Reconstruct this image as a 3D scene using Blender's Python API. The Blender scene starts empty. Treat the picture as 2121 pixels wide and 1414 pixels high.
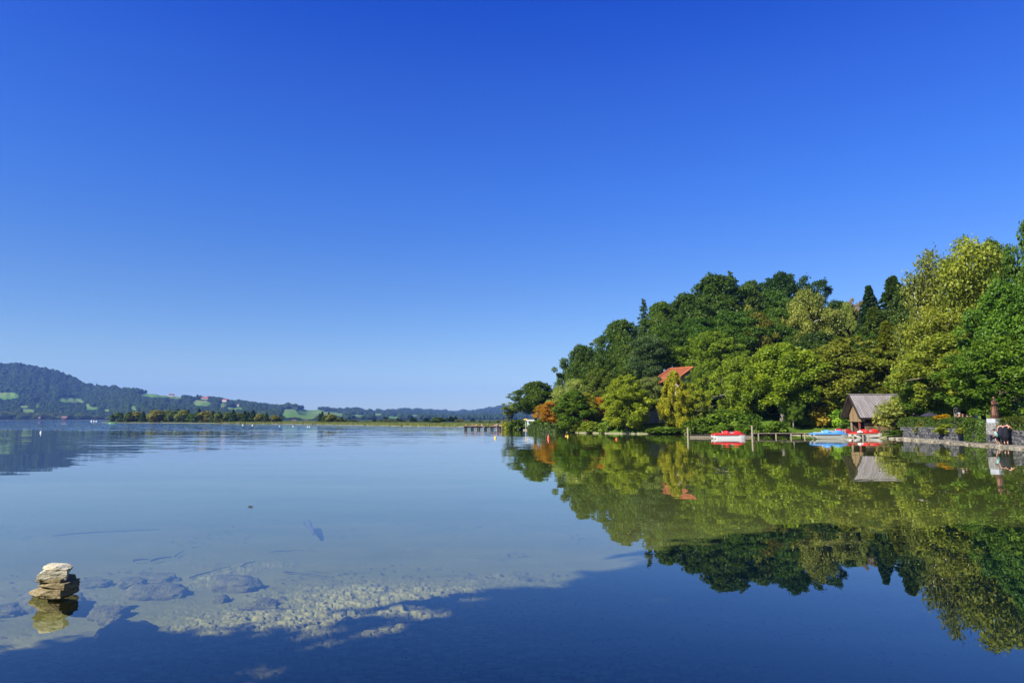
import bpy, bmesh, math, random
import numpy as np
from mathutils import Vector, Matrix, noise
R = math.radians
S = bpy.context.scene
COL = S.collection
# ------------------------------------------------------------------ camera, sky, sun, exposure
F, CX, CY, CAMZ = 1414.0, 1060.5, 707.0, 2.0            # photograph pixels
PITCH = math.atan((868.0 - CY) / F)
cd = bpy.data.cameras.new('camera'); cam = bpy.data.objects.new('camera', cd); COL.objects.link(cam)
cam.location = (0, 0, CAMZ); cam.rotation_euler = (math.pi/2 + PITCH, 0, 0)
cd.sensor_width = 36; cd.lens = 24.0; cd.clip_start = 0.1; cd.clip_end = 30000
S.camera = cam
SUN_EL, SUN_AZ = 38.0, 233.0                            # clockwise from +Y: behind the camera, to its left
sun_dir = Vector((math.sin(R(SUN_AZ))*math.cos(R(SUN_EL)), math.cos(R(SUN_AZ))*math.cos(R(SUN_EL)), math.sin(R(SUN_EL))))
sl = bpy.data.lights.new('sun', 'SUN'); sl.energy = 5.0; sl.angle = R(0.5); sl.color = (1.0, 0.94, 0.82)
so = bpy.data.objects.new('sun', sl); COL.objects.link(so)
so.rotation_euler = sun_dir.to_track_quat('Z', 'Y').to_euler()
W = bpy.data.worlds.new('World'); S.world = W; W.use_nodes = True
wn = W.node_tree; wn.nodes.clear()
sky = wn.nodes.new('ShaderNodeTexSky'); sky.sky_type = 'NISHITA'; sky.sun_disc = False
sky.sun_elevation = R(SUN_EL); sky.sun_rotation = R(SUN_AZ); sky.altitude = 600
sky.air_density = 1.0; sky.dust_density = 0.3; sky.ozone_density = 3.0
hs = wn.nodes.new('ShaderNodeHueSaturation'); hs.inputs['Saturation'].default_value = 1.25
gm = wn.nodes.new('ShaderNodeGamma'); gm.inputs[1].default_value = 1.0
bg = wn.nodes.new('ShaderNodeBackground'); bg.inputs['Strength'].default_value = 0.0525
wo = wn.nodes.new('ShaderNodeOutputWorld')
wn.links.new(sky.outputs[0], hs.inputs['Color']); wn.links.new(hs.outputs[0], gm.inputs[0])
# deepen the blue overhead and cool the horizon (a saturated, polarised late-summer sky)
tc = wn.nodes.new('ShaderNodeTexCoord'); sp = wn.nodes.new('ShaderNodeSeparateXYZ'); rp = wn.nodes.new('ShaderNodeValToRGB')
TINT = [(0.0, (.96, 1.15, 1.31)), (0.0196, (1.03, 1.17, 1.30)), (0.0829, (1.16, 1.16, 1.28)), (0.1878, (1.04, 1.10, 1.46)), (0.3214, (.76, 1.04, 1.86)), (0.4418, (.57, .88, 2.02)), (0.5455, (.21, .66, 2.1)), (0.75, (.15, .45, 1.4)), (1.0, (.1, .35, 1.1))]
while len(rp.color_ramp.elements) < len(TINT): rp.color_ramp.elements.new(0.5)
for e, (pp, cc) in zip(rp.color_ramp.elements, TINT): e.position = pp
for e, (pp, cc) in zip(rp.color_ramp.elements, TINT): e.color = (cc[0]/2.1, cc[1]/2.1, cc[2]/2.1, 1)
m1 = wn.nodes.new('ShaderNodeVectorMath'); m1.operation = 'MULTIPLY'; m2 = wn.nodes.new('ShaderNodeVectorMath'); m2.operation = 'SCALE'; m2.inputs['Scale'].default_value = 2.1
wn.links.new(tc.outputs['Generated'], sp.inputs[0]); wn.links.new(sp.outputs[2], rp.inputs[0])
wn.links.new(gm.outputs[0], m1.inputs[0]); wn.links.new(rp.outputs[0], m1.inputs[1]); wn.links.new(m1.outputs[0], m2.inputs[0])
wn.links.new(m2.outputs[0], bg.inputs[0]); wn.links.new(bg.outputs[0], wo.inputs[0])
S.view_settings.view_transform = 'Standard'; S.view_settings.look = 'None'
S.view_settings.exposure = 0.95; S.view_settings.gamma = 1.0
S.render.engine = 'CYCLES'
cy = S.cycles
cy.use_denoising = True; cy.max_bounces = 8; cy.diffuse_bounces = 4; cy.glossy_bounces = 3
cy.transmission_bounces = 4; cy.transparent_max_bounces = 12; cy.volume_bounces = 0
cy.caustics_reflective = False; cy.caustics_refractive = False; cy.sample_clamp_indirect = 4

_fw = Vector((0, math.cos(PITCH), math.sin(PITCH))); _up = Vector((0, -math.sin(PITCH), math.cos(PITCH)))
def ray(px, py): return Vector(((px-CX)/F, 0, 0)) + _up*(-(py-CY)/F) + _fw
def P(px, py, D):
    "world point seen at photograph pixel px, py at depth Y = D"
    v = ray(px, py); t = D / v.y
    return Vector((v.x*t, D, CAMZ + v.z*t))
def Wp(px, py, z=0.0):
    "world point on the level z seen at the pixel"
    v = ray(px, py); t = (z-CAMZ)/v.z
    return Vector((v.x*t, v.y*t, z))
def Xat(px, D): return P(px, 868, D).x

# ------------------------------------------------------------------ node helpers
class NT:
    def __init__(s, name):
        s.m = bpy.data.materials.new(name); s.m.use_nodes = True
        s.t = s.m.node_tree; s.t.nodes.clear()
        s.out = s.n('ShaderNodeOutputMaterial')
    def n(s, kind, props=None, **inp):
        nd = s.t.nodes.new(kind)
        for k, v in (props or {}).items(): setattr(nd, k, v)
        for k, v in inp.items(): s.set(nd, k, v)
        return nd
    def set(s, nd, k, v):
        key = int(k[1:]) if k[0] == 'i' and k[1:].isdigit() else k.replace('_', ' ')
        sk = nd.inputs[key]
        if isinstance(v, bpy.types.NodeSocket): s.t.links.new(v, sk)
        elif hasattr(v, 'outputs'): s.t.links.new(v.outputs[0], sk)
        else: sk.default_value = v
    def math(s, op, a, b=0.0, c=0.0, clamp=False):
        return s.n('ShaderNodeMath', dict(operation=op, use_clamp=clamp), i0=a, i1=b, i2=c).outputs[0]
    def vmath(s, op, a, b=(0, 0, 0)):
        nd = s.n('ShaderNodeVectorMath', dict(operation=op), i0=a)
        if op == 'SCALE': s.set(nd, 'Scale', b)
        else: s.set(nd, 'i1', b)
        return nd.outputs['Value'] if op in ('DOT_PRODUCT', 'LENGTH') else nd.outputs[0]
    def mix(s, f, a, b, blend='MIX'):
        nd = s.n('ShaderNodeMix', dict(data_type='RGBA', blend_type=blend))
        s.set(nd, 'i0', f); s.set(nd, 'i6', a); s.set(nd, 'i7', b)
        return nd.outputs[2]
    def noise(s, vec, scale, detail=2.0, rough=0.5):
        return s.n('ShaderNodeTexNoise', Vector=vec, Scale=scale, Detail=detail, Roughness=rough)
    def ramp(s, f, lo, hi, a=0.0, b=1.0):
        return s.n('ShaderNodeMapRange', dict(clamp=True, interpolation_type='SMOOTHSTEP'), i0=f, i1=lo, i2=hi, i3=a, i4=b).outputs[0]
    def pos(s): return s.n('ShaderNodeNewGeometry').outputs['Position']
    def obj(s): return s.n('ShaderNodeTexCoord').outputs['Object']
    def bsdf(s, col, rough=0.7, spec=0.3, normal=None, metal=0.0):
        nd = s.n('ShaderNodeBsdfPrincipled', Base_Color=col, Roughness=rough, Metallic=metal)
        nd.inputs['Specular IOR Level'].default_value = spec
        if normal is not None: s.set(nd, 'Normal', normal)
        return nd
    def bump(s, h, strength=0.5, dist=0.02): return s.n('ShaderNodeBump', Height=h, Strength=strength, Distance=dist).outputs[0]
    def fin(s, sh):
        s.t.links.new(sh.outputs[0] if hasattr(sh, 'outputs') else sh, s.out.inputs[0]); return s.m
def c4(c): return (c[0], c[1], c[2], 1.0)
_M = {}
def M(name, col, rough=0.7, spec=0.3, var=0.25, scale=6.0, metal=0.0, bump=0.0, stretch=(1, 1, 1)):
    "plain material with a noise mottling of its own"
    if name in _M: return _M[name]
    t = NT(name)
    v = t.n('ShaderNodeMapping', Vector=t.obj(), Scale=stretch).outputs[0]
    nz = t.noise(v, scale, 4.0, 0.6).outputs[0]
    f = t.ramp(nz, 0.25, 0.75, 1-var, 1+var)
    colr = t.vmath('SCALE', tuple(col), f)
    nrm = t.bump(nz, 0.6, bump) if bump else None
    _M[name] = t.fin(t.bsdf(colr, rough, spec, nrm, metal)); return _M[name]

# ------------------------------------------------------------------ mesh helpers
class MB:
    def __init__(s): s.v = []; s.f = []; s.mi = []; s.cur = 0
    def add(s, vs, fs):
        o = len(s.v); s.v += [tuple(v) for v in vs]
        for f in fs: s.f.append(tuple(i+o for i in f)); s.mi.append(s.cur)
    def box(s, c, size, rot=None, taper=1.0):
        x, y, z = [a/2 for a in size]; vs = []
        for sz in (-1, 1):
            k = taper if sz > 0 else 1.0
            for sx, sy in ((-1, -1), (1, -1), (1, 1), (-1, 1)):
                p = Vector((sx*x*k, sy*y*k, sz*z))
                if rot is not None: p = rot @ p
                vs.append(p + Vector(c))
        s.add(vs, [(3, 2, 1, 0), (4, 5, 6, 7), (0, 1, 5, 4), (1, 2, 6, 5), (2, 3, 7, 6), (3, 0, 4, 7)])
        return s
    def bar(s, a, b, w, h=None):
        a = Vector(a); b = Vector(b); d = b-a; q = d.to_track_quat('X', 'Z').to_matrix()
        return s.box((a+b)/2, (d.length, w, h or w), q)
    def tube(s, pts, rad, n=8, cap=True):
        pts = [Vector(p) for p in pts]; vs = []; fs = []
        if not hasattr(rad, '__len__'): rad = [rad]*len(pts)
        ref = Vector((0.31, 0.95, 0.12))
        for i, p in enumerate(pts):
            d = (pts[min(i+1, len(pts)-1)] - pts[max(i-1, 0)]).normalized()
            u = d.cross(ref)
            if u.length < 1e-3: u = d.cross(Vector((1, 0, 0)))
            u.normalize(); w = d.cross(u)
            for k in range(n):
                a = 2*math.pi*k/n
                vs.append(p + (u*math.cos(a) + w*math.sin(a))*rad[i])
        for i in range(len(pts)-1):
            for k in range(n):
                k2 = (k+1) % n
                fs.append((i*n+k, i*n+k2, (i+1)*n+k2, (i+1)*n+k))
        if cap:
            fs.append(tuple(range(n))[::-1]); fs.append(tuple((len(pts)-1)*n+k for k in range(n)))
        s.add(vs, fs); return s
    def loft(s, rings, cap=True):
        n = len(rings[0]); vs = [p for r in rings for p in r]; fs = []
        for i in range(len(rings)-1):
            for k in range(n):
                k2 = (k+1) % n
                fs.append((i*n+k, i*n+k2, (i+1)*n+k2, (i+1)*n+k))
        if cap: fs.append(tuple(range(n))[::-1]); fs.append(tuple((len(rings)-1)*n+k for k in range(n)))
        s.add(vs, fs); return s
    def ell(s, c, r, nu=12, nv=8, z0=-1.0):
        rings = []
        for i in range(nv+1):
            a = math.asin(z0) + (math.pi/2 - math.asin(z0))*i/nv
            k = max(math.cos(a), 0.02)
            rings.append([(c[0]+r[0]*k*math.cos(2*math.pi*j/nu), c[1]+r[1]*k*math.sin(2*math.pi*j/nu), c[2]+r[2]*math.sin(a)) for j in range(nu)])
        return s.loft(rings)
    def build(s, name, mats, parent=None, smooth=False, loc=None):
        me = bpy.data.meshes.new(name); me.from_pydata(s.v, [], s.f)
        for m in (mats if isinstance(mats, (list, tuple)) else [mats]): me.materials.append(m)
        if any(s.mi): me.polygons.foreach_set('material_index', s.mi)
        if smooth: me.polygons.foreach_set('use_smooth', [True]*len(me.polygons))
        me.update(); return link(name, me, parent, loc)
def link(name, me, parent=None, loc=None):
    o = bpy.data.objects.new(name, me); COL.objects.link(o)
    if parent is not None: o.parent = parent
    if loc is not None: o.location = loc
    return o
def npmesh(name, V, Fq, mat, attrs=None, smooth=False):
    "fast mesh from arrays; Fq has 3 or 4 columns"
    me = bpy.data.meshes.new(name); k = Fq.shape[1]
    me.vertices.add(len(V)); me.vertices.foreach_set('co', np.ascontiguousarray(V, np.float32).ravel())
    me.loops.add(Fq.size); me.loops.foreach_set('vertex_index', np.ascontiguousarray(Fq, np.int32).ravel())
    me.polygons.add(len(Fq)); me.polygons.foreach_set('loop_start', np.arange(0, Fq.size, k, dtype=np.int32))
    if smooth: me.polygons.foreach_set('use_smooth', np.ones(len(Fq), bool))
    me.update(calc_edges=True)
    for an, (dom, arr) in (attrs or {}).items():
        a = me.attributes.new(an, 'FLOAT', dom); a.data.foreach_set('value', np.ascontiguousarray(arr, np.float32))
    me.materials.append(mat); return me
def tag(o, label=None, cat=None, group=None, kind=None):
    if label: o['label'] = label
    if cat: o['category'] = cat
    if group: o['group'] = group
    if kind: o['kind'] = kind
    return o
def thing(name, label, cat, loc=(0, 0, 0), rz=0.0, group=None):
    o = bpy.data.objects.new(name, None); COL.objects.link(o); o.empty_display_size = 0.3
    o.location = loc; o.rotation_euler = (0, 0, rz)
    return tag(o, label, cat, group)
def dup(root, loc, rz=0.0, scale=(1, 1, 1), label=None, group=None):
    r = root.copy(); COL.objects.link(r); r.location = loc; r.rotation_euler = (0, 0, rz); r.scale = scale
    if label: r['label'] = label
    if group: r['group'] = group
    for ch in list(root.children):
        c = ch.copy(); COL.objects.link(c); c.parent = r
        for g in list(ch.children):
            d = g.copy(); COL.objects.link(d); d.parent = c
    return r
# value noise on arrays
_rs = np.random.RandomState(7); _tab = _rs.rand(256, 256)
def vnoise(x, y, s=1.0):
    x = np.asarray(x)*s; y = np.asarray(y)*s
    xi = np.floor(x).astype(int); yi = np.floor(y).astype(int); fx = x-xi; fy = y-yi
    fx = fx*fx*(3-2*fx); fy = fy*fy*(3-2*fy)
    g = lambda a, b: _tab[a & 255, b & 255]
    return (g(xi, yi)*(1-fx)+g(xi+1, yi)*fx)*(1-fy) + (g(xi, yi+1)*(1-fx)+g(xi+1, yi+1)*fx)*fy
def fbm(x, y, s=1.0, o=4):
    r = 0; a = 0.5
    for i in range(o): r = r + a*vnoise(x+17.3*i, y-9.1*i, s); s *= 2.03; a *= 0.5
    return r
def sstep(a, b, x):
    t = np.clip((x-a)/(b-a), 0, 1); return t*t*(3-2*t)
# ------------------------------------------------------------------ shoreline and ground heights
def XY(px, D): return (Xat(px, D), float(D))
WALL = [XY(1866, 72), XY(1960, 61.3), XY(2034, 54), XY(2121, 47.6), XY(2290, 40)]
def offset(pl, d):
    out = []
    for i, p in enumerate(pl):
        a = Vector(pl[max(i-1, 0)]); b = Vector(pl[min(i+1, len(pl)-1)]); t = (b-a).normalized()
        out.append((p[0] + t.y*d, p[1] - t.x*d))
    return out
LEDGE = offset(WALL, 0.9)
def shore_px(l): return [tuple(Wp(a, b)[:2]) for a, b in l]
LAKE = ([(30, 1.5), (37, 14), (38, 30)] + LEDGE[::-1]
    + shore_px([(1820, 906.3), (1800, 905.5), (1770, 903.5), (1745, 903), (1700, 901.5), (1640, 900.5), (1560, 900), (1475, 899.5), (1420, 899),
                (1330, 898), (1260, 897), (1200, 896), (1145, 894), (1100, 891.5), (1078, 889.5), (1066, 888.7)])
    + [(2.5, 150), (7, 168), XY(1045, 182), XY(1000, 180), XY(900, 190), XY(800, 212), XY(700, 245), XY(600, 283), XY(450, 335), XY(350, 375), XY(230, 408),
       XY(207, 440), XY(222, 560), XY(270, 1000), XY(262, 1500), XY(150, 1560), XY(0, 1600), XY(-400, 1700), (-4500, 1700), (-4500, -500), (-200, -60), (-70, -12), (-30, -2), (-15, 2.4), (-6, 2.0), (0, 1.4), (14, 0.8)])
LK = np.array(LAKE)
def sdist(x, y):
    "distance to the shoreline, positive on land"
    x = np.asarray(x, float).ravel(); y = np.asarray(y, float).ravel()
    d2 = np.full(x.shape, 1e18); ins = np.zeros(x.shape, bool)
    for i in range(len(LK)):
        ax, ay = LK[i]; bx, by = LK[(i+1) % len(LK)]
        ex, ey = bx-ax, by-ay
        t = np.clip(((x-ax)*ex+(y-ay)*ey)/(ex*ex+ey*ey), 0, 1)
        d2 = np.minimum(d2, (x-ax-t*ex)**2 + (y-ay-t*ey)**2)
        if ay != by:
            c = (ay > y) != (by > y)
            ins ^= c & (x < ex*(y-ay)/(ey) + ax)
    d = np.sqrt(d2); return np.where(ins, -d, d)
def wdist(x, y):
    "distance behind the stone wall's line, negative in front of it or beyond its ends"
    x = np.asarray(x, float).ravel(); y = np.asarray(y, float).ravel(); best = np.full(x.shape, 1e18); sg = np.zeros(x.shape)
    for i in range(len(WALL)-1):
        ax, ay = WALL[i]; bx, by = WALL[i+1]; ex, ey = bx-ax, by-ay; L = math.hypot(ex, ey)
        tt = ((x-ax)*ex+(y-ay)*ey)/(L*L); t = np.clip(tt, 0, 1)
        d2 = (x-ax-t*ex)**2 + (y-ay-t*ey)**2
        side = (ex*(y-ay)-ey*(x-ax))/L
        ok = d2 < best
        best = np.where(ok, d2, best); sg = np.where(ok, np.where((tt < 0) & (i == 0), -1, side), sg)
    return np.where(sg > 0, np.sqrt(best), -np.sqrt(best))
def hill(x, y):
    "the wooded hill behind the right-hand shore"
    ramp = sstep(91, 121, y + 0.10*np.maximum(x-55, 0))
    prof = np.interp(x, [-2, 6, 14, 26, 36, 48, 60, 75, 95, 140, 260], [0, 0.2, 3.0, 7.5, 12.5, 13.5, 12.5, 12, 14, 20, 22])
    back = 1 - 0.75*sstep(150, 420, y)
    return ramp*prof*back*(0.92+0.16*fbm(x, y, 0.05, 3))
def voro(x, y, s, seed=0):
    "cell noise: (distance to the cell border, random value of the cell)"
    x = x/s; y = y/s; xi = np.floor(x).astype(int); yi = np.floor(y).astype(int)
    f1 = np.full(x.shape, 9.0); f2 = np.full(x.shape, 9.0); rid = np.zeros(x.shape)
    for dx in (-1, 0, 1):
        for dy in (-1, 0, 1):
            a = xi+dx; b = yi+dy
            jx = _tab[(a+seed) & 255, (b+31) & 255]; jy = _tab[(b+seed+77) & 255, (a+113) & 255]
            d = np.hypot(a+0.1+0.8*jx-x, b+0.1+0.8*jy-y)
            nw = d < f1
            f2 = np.where(nw, f1, np.minimum(f2, d)); rid = np.where(nw, _tab[(a+5) & 255, (b+seed+9) & 255], rid); f1 = np.where(nw, d, f1)
    return f2-f1, rid
def height(x, y, fine=True):
    x = np.asarray(x, float).ravel(); y = np.asarray(y, float).ravel()
    s = sdist(x, y)
    und = -np.minimum(np.maximum(-s, 0)*0.25, 0.10) - 0.022*np.minimum(np.maximum(-s-0.4, 0), 26) - 0.07*np.minimum(np.maximum(-s-26, 0), 60) 
    und = und + np.where(s < -1.5, 0.05*(fbm(x, y, 0.35, 3)-0.47), 0)
    right = sstep(-6, 4, x)*sstep(20, 45, y)*(1-sstep(140, 175, y))
    lawn = 0.30*np.clip(s, 0, 0.8) + 0.075*np.clip(s-0.8, 0, 14) + 0.055*np.clip(s-0.8, 0, 9)*sstep(39, 36, x)*sstep(24, 28, x)
    flat = 0.25*np.clip(s, 0, 2.0)
    land = flat + (lawn-flat)*right + np.where(s > 0, hill(x, y), 0)*sstep(-4, 6, x)
    land = land + np.where(s > 3, 0.12*(fbm(x, y, 0.3, 3)-0.5), 0)
    w = wdist(x, y)
    land = np.where(w > 0.45, np.maximum(land, 1.12+0.02*np.clip(w, 0, 20)), np.where(w > -0.9, np.minimum(land, 0.10), land))
    z = np.where(s < 0, und, land)
    if fine:
        r = np.hypot(x, y); near = (s < 0) & (r < 17) & (y > 2)
        k = np.where(near)[0]
        if len(k):
            xx = x[k]; yy = y[k]; wx = xx + 0.03*fbm(xx, yy, 9, 2); wy = yy + 0.03*fbm(yy, xx, 9, 2)
            dens = sstep(0.36, 0.95, 0.85*fbm(xx+3, yy*1.0, 0.8, 4) + 0.70*np.exp(-(((xx+1.4)/2.7)**2 + ((yy-7.2+0.15*(xx+1.4))/2.8)**2)) - 0.03*np.maximum(yy-9, 0))
            dens = np.maximum(dens, 0.13*sstep(13, 9, yy))
            e1, r1 = voro(wx*0.62, wy, 0.078, 3); e2, r2 = voro(wx*0.75, wy, 0.21, 40)
            h = 0.060*np.minimum(e1/0.16, 1)*(0.2+0.8*r1)*dens + np.where(r2 > 0.86, 0.03*np.minimum(e2/0.5, 1)**0.7*r2, 0)*dens*sstep(4, 6, yy)
            spars = np.where(r2 < 0.02, 0.02*np.minimum(e2/0.8, 1), 0)*(1-dens)
            PEB = np.zeros(x.shape); PEB[k] = np.clip(np.maximum(dens*0.45 + dens*r1*0.55*(e1 > 0.08), (0.38+0.8*(fbm(xx, yy*1.6, 0.9, 3)-.3))*np.exp(-np.maximum(yy-6, 0)/5.0)), 0, 1); globals()['PEBBLES'] = PEB
            z[k] += h + spars + 0.012*(fbm(xx, yy, 2.2, 3)-0.5)
    return z
def gz(x, y): return float(height(np.array([x]), np.array([y]), False)[0])

# ------------------------------------------------------------------ ground: one sheet, lake bed and land
def ground_mat():
    t = NT('ground'); p = t.pos(); sx = t.n('ShaderNodeSeparateXYZ', i0=p); z = sx.outputs[2]; y = sx.outputs[1]
    n1 = t.noise(p, 1.1, 5, 0.6).outputs[0]; n2 = t.noise(p, 0.13, 3).outputs[0]; n3 = t.noise(p, 14.0, 3, 0.6).outputs[0]
    silt = t.mix(n1, (0.066, 0.078, 0.018, 1), (0.115, 0.130, 0.030, 1))
    silt = t.mix(t.ramp(n3, 0.45, 0.75, 0, 0.35), silt, (0.05, 0.052, 0.016, 1))
    pb = t.n('ShaderNodeAttribute', dict(attribute_name='pebbles')).outputs['Fac']
    silt = t.mix(pb, silt, t.mix(n3, (0.18, 0.18, 0.05, 1), (0.33, 0.31, 0.11, 1)))
    beach = t.mix(n3, (0.16, 0.14, 0.09, 1), (0.40, 0.36, 0.26, 1))
    gn = t.noise(p, 2.2, 6, 0.7).outputs[0]
    grass = t.mix(gn, (0.04, 0.095, 0.008, 1), (0.10, 0.17, 0.016, 1))
    grass = t.mix(t.ramp(n2, 0.35, 0.65), grass, (0.10, 0.15, 0.02, 1))
    grass = t.mix(t.ramp(y, 170, 300), grass, (0.045, 0.07, 0.014, 1))
    wood = t.mix(n1, (0.020, 0.028, 0.010, 1), (0.05, 0.055, 0.02, 1))
    zz = t.math('ADD', z, t.math('MULTIPLY', t.math('SUBTRACT', n1, 0.5), 0.25))
    c = t.mix(t.ramp(z, -0.03, 0.02), silt, beach)
    c = t.mix(t.ramp(zz, 0.05, 0.20), c, grass)
    c = t.mix(t.ramp(zz, 2.4, 3.6), c, wood)
    return t.fin(t.bsdf(c, 0.9, 0.1))
MAT_GROUND = ground_mat()
ang = np.concatenate([np.linspace(-41, 41, 1060), np.linspace(41, 319, 130)[1:-1]])
rad = [0.4]
while rad[-1] < 7000:
    r = rad[-1]; rad.append(r + (0.6 if r < 4.2 else min(0.0026*r*r*0.12 + 0.002, 0.06) if r < 13.5 else r*0.013 if r < 150 else r*0.035))
rad = np.array(rad)
AA, RR = np.meshgrid(R(1)*ang, rad); gx = (np.sin(AA)*RR).ravel(); gy = (np.cos(AA)*RR).ravel()
gzv = height(gx, gy)
na = len(ang); nr = len(rad)
i0 = (np.arange(nr-1)[:, None]*na + np.arange(na)[None, :]).ravel()
i1 = (np.arange(nr-1)[:, None]*na + (np.arange(na)[None, :]+1) % na).ravel()
Fq = np.stack([i0, i0+na, i1+na, i1], 1)
Vg = np.stack([gx, gy, gzv], 1)
Fq = Fq[:, ::-1]
g = link('ground', npmesh('ground', Vg, Fq, MAT_GROUND, {'pebbles': ('POINT', PEBBLES)}, smooth=True)); tag(g, kind='structure')
# cap at the camera's feet
mb = MB(); c0 = [(gx[k], gy[k], gzv[k]) for k in range(na)]
mb.add(c0 + [(0, 0, float(np.mean(gzv[:na])))], [(k, (k+1) % na, na) for k in range(na)]); tag(mb.build('ground', MAT_GROUND), kind='structure')

# ------------------------------------------------------------------ water: a still, clear body with a breeze further out
def water_mat():
    t = NT('water'); p = t.pos(); s = t.n('ShaderNodeSeparateXYZ', i0=p); x, y = s.outputs[0], s.outputs[1]
    def wave(sx, sy, scale, seed, detail=2.0):
        v = t.n('ShaderNodeMapping', Vector=p, Scale=(sx, sy, 1), Location=(seed, seed*0.7, 0)).outputs[0]
        return t.vmath('SUBTRACT', t.noise(v, scale, detail).outputs[1], (0.5, 0.5, 0.5))
    wob = t.math('MULTIPLY', t.math('SUBTRACT', t.noise(p, 0.02, 3).outputs[0], 0.5), 60.0)
    yy = t.math('ADD', y, wob)
    ratio = t.math('DIVIDE', x, t.math('MAXIMUM', y, 1.0))
    open_ = t.ramp(ratio, 0.06, -0.03)
    band = t.math('MULTIPLY', t.ramp(yy, 115, 150), open_)
    mid = t.math('MULTIPLY', t.ramp(y, 14, 70), t.ramp(ratio, 0.25, -0.25, 0.35, 1.0))
    a = t.vmath('SCALE', wave(0.12, 0.55, 1.0, 3.0), 0.010)
    b = t.vmath('SCALE', wave(0.6, 2.6, 1.0, 9.0, 3.0), t.math('MULTIPLY_ADD', mid, 0.045, 0.009))
    c = t.vmath('SCALE', wave(0.25, 1.2, 1.0, 21.0, 3.0), t.math('MULTIPLY_ADD', band, 1.1, 0.0))
    d = t.vmath('SCALE', wave(0.05, 0.35, 1.0, 5.0, 2.0), t.math('MULTIPLY_ADD', mid, 0.045, 0.004))
    tot = t.vmath('ADD', t.vmath('ADD', a, b), t.vmath('ADD', c, d))
    tot = t.vmath('MULTIPLY', tot, (0.6, 1.0, 0.0))
    nrm = t.vmath('NORMALIZE', t.vmath('ADD', tot, (0, 0, 1)))
    inc = t.n('ShaderNodeNewGeometry').outputs['Incoming']
    cosv = t.math('ABSOLUTE', t.vmath('DOT_PRODUCT', inc, nrm))
    fres = t.math('MULTIPLY_ADD', t.math('POWER', t.math('SUBTRACT', 1.0, cosv, clamp=True), 4.3), 0.98, 0.02)
    gl = t.n('ShaderNodeBsdfGlossy', Color=(1, 1, 1, 1), Roughness=0.0, Normal=nrm)
    tr = t.n('ShaderNodeBsdfTransparent', Color=(1, 1, 1, 1))
    mx = t.n('ShaderNodeMixShader', i0=fres, i1=tr, i2=gl)
    ab = t.n('ShaderNodeVolumeAbsorption', Color=(0.75, 0.85, 0.55, 1), Density=0.16)
    t.t.links.new(ab.outputs[0], t.out.inputs[1])
    return t.fin(mx)
mb = MB(); mb.box((0, 3000-80, -6.0), (13000, 7800, 12.0))
wat = mb.build('water', water_mat()); tag(wat, kind='structure')
# ------------------------------------------------------------------ far hills: one heightfield, its woods, its farms
CREST = [(-420, 765), (-250, 752), (-100, 762), (0, 759), (40, 757), (75, 764), (120, 772), (145, 780), (170, 794), (200, 803), (245, 804), (270, 808), (300, 814),
         (340, 819), (370, 822), (450, 829), (520, 837), (590, 844), (622, 843), (640, 849), (690, 849), (745, 851), (800, 852), (840, 849), (880, 851), (940, 855), (975, 852), (1010, 847), (1050, 842), (1120, 836), (1300, 842), (1600, 860)]
cpx = np.array([c[0] for c in CREST], float); cpy = np.array([c[1] for c in CREST], float)
FIELDS = [(22, 820, 26, 6), (155, 829, 24, 5), (60, 842, 10, 3), (70, 851, 14, 3), (88, 838, 5, 6), (330, 820, 32, 3), (372, 824, 14, 2), (318, 815, 10, 3), (425, 835, 18, 5), (468, 839, 8, 4), (492, 846, 15, 3), (602, 857, 18, 6),
          (606, 850, 12, 2.5), (650, 853, 24, 6), (640, 863, 18, 4), (690, 857, 24, 4), (745, 861, 16, 2), (815, 864, 16, 2), (785, 858, 8, 2), (230, 850, 8, 2), (192, 843, 7, 5), (205, 846, 9, 2), (285, 845, 7, 4), (300, 851, 5, 2), (860, 860, 9, 1.5), (540, 862, 14, 3)]
def hill_xyz(px, t):
    "point on the far hills: px along the horizon, t from the foot (0) to the crest (1) and beyond"
    Dc = np.interp(px, [-420, 150, 330, 620, 760, 900, 1050, 1600], [2700, 2600, 2250, 2300, 3000, 3900, 4300, 4300])
    D0 = np.interp(px, [-420, 240, 300, 620, 900, 1600], [1720, 1700, 1250, 1200, 1700, 2000])
    D = D0 + (Dc-D0)*t
    cy_ = np.interp(px, cpx, cpy) + 2.6*(vnoise(px, px*0, 0.045)-0.5) + 2.4*(vnoise(px, px*0+40, 0.13)-0.5)
    tt = np.clip(t, 0, 1)
    py = 868.5 + (cy_ - 868.5)*(0.82*tt**0.9 + 0.18*tt**3)*(1 + 0.12*np.sin(math.pi*tt)*(fbm(px, t*90, 0.03, 3)*2-1)*2.0)
    py = np.minimum(py, 868.2)
    z = CAMZ + (868-py)/F*D*1.013
    z = np.where(t > 1, z - (t-1)*(Dc-D0)*0.35, z)
    X = (px-CX)/F*D*1.006
    return X, D, z, py
NPX, NT_ = 560, 64
pxs = np.linspace(-420, 1600, NPX); ts = np.concatenate([np.linspace(0, 1, NT_-6), np.linspace(1.06, 1.6, 6)])
PX, TT = np.meshgrid(pxs, ts)
hx, hy, hz, hpy = hill_xyz(PX.ravel(), TT.ravel())
fld = np.zeros(hx.shape)
def in_field(px, py):
    f = np.zeros(np.shape(px))
    for (a, b, ra, rb) in FIELDS:
        d = np.abs((px-a)/ra/1.05)**2 + np.abs((py-b - 0.05*(px-a))/rb/1.05)**2
        f = np.maximum(f, sstep(1.35, 0.85, d + 2.2*(fbm(px, py*2.5, 0.16, 3)-0.47)))
    return f
fld = np.where(TT.ravel() <= 1.0, in_field(PX.ravel(), hpy), 0)
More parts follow.
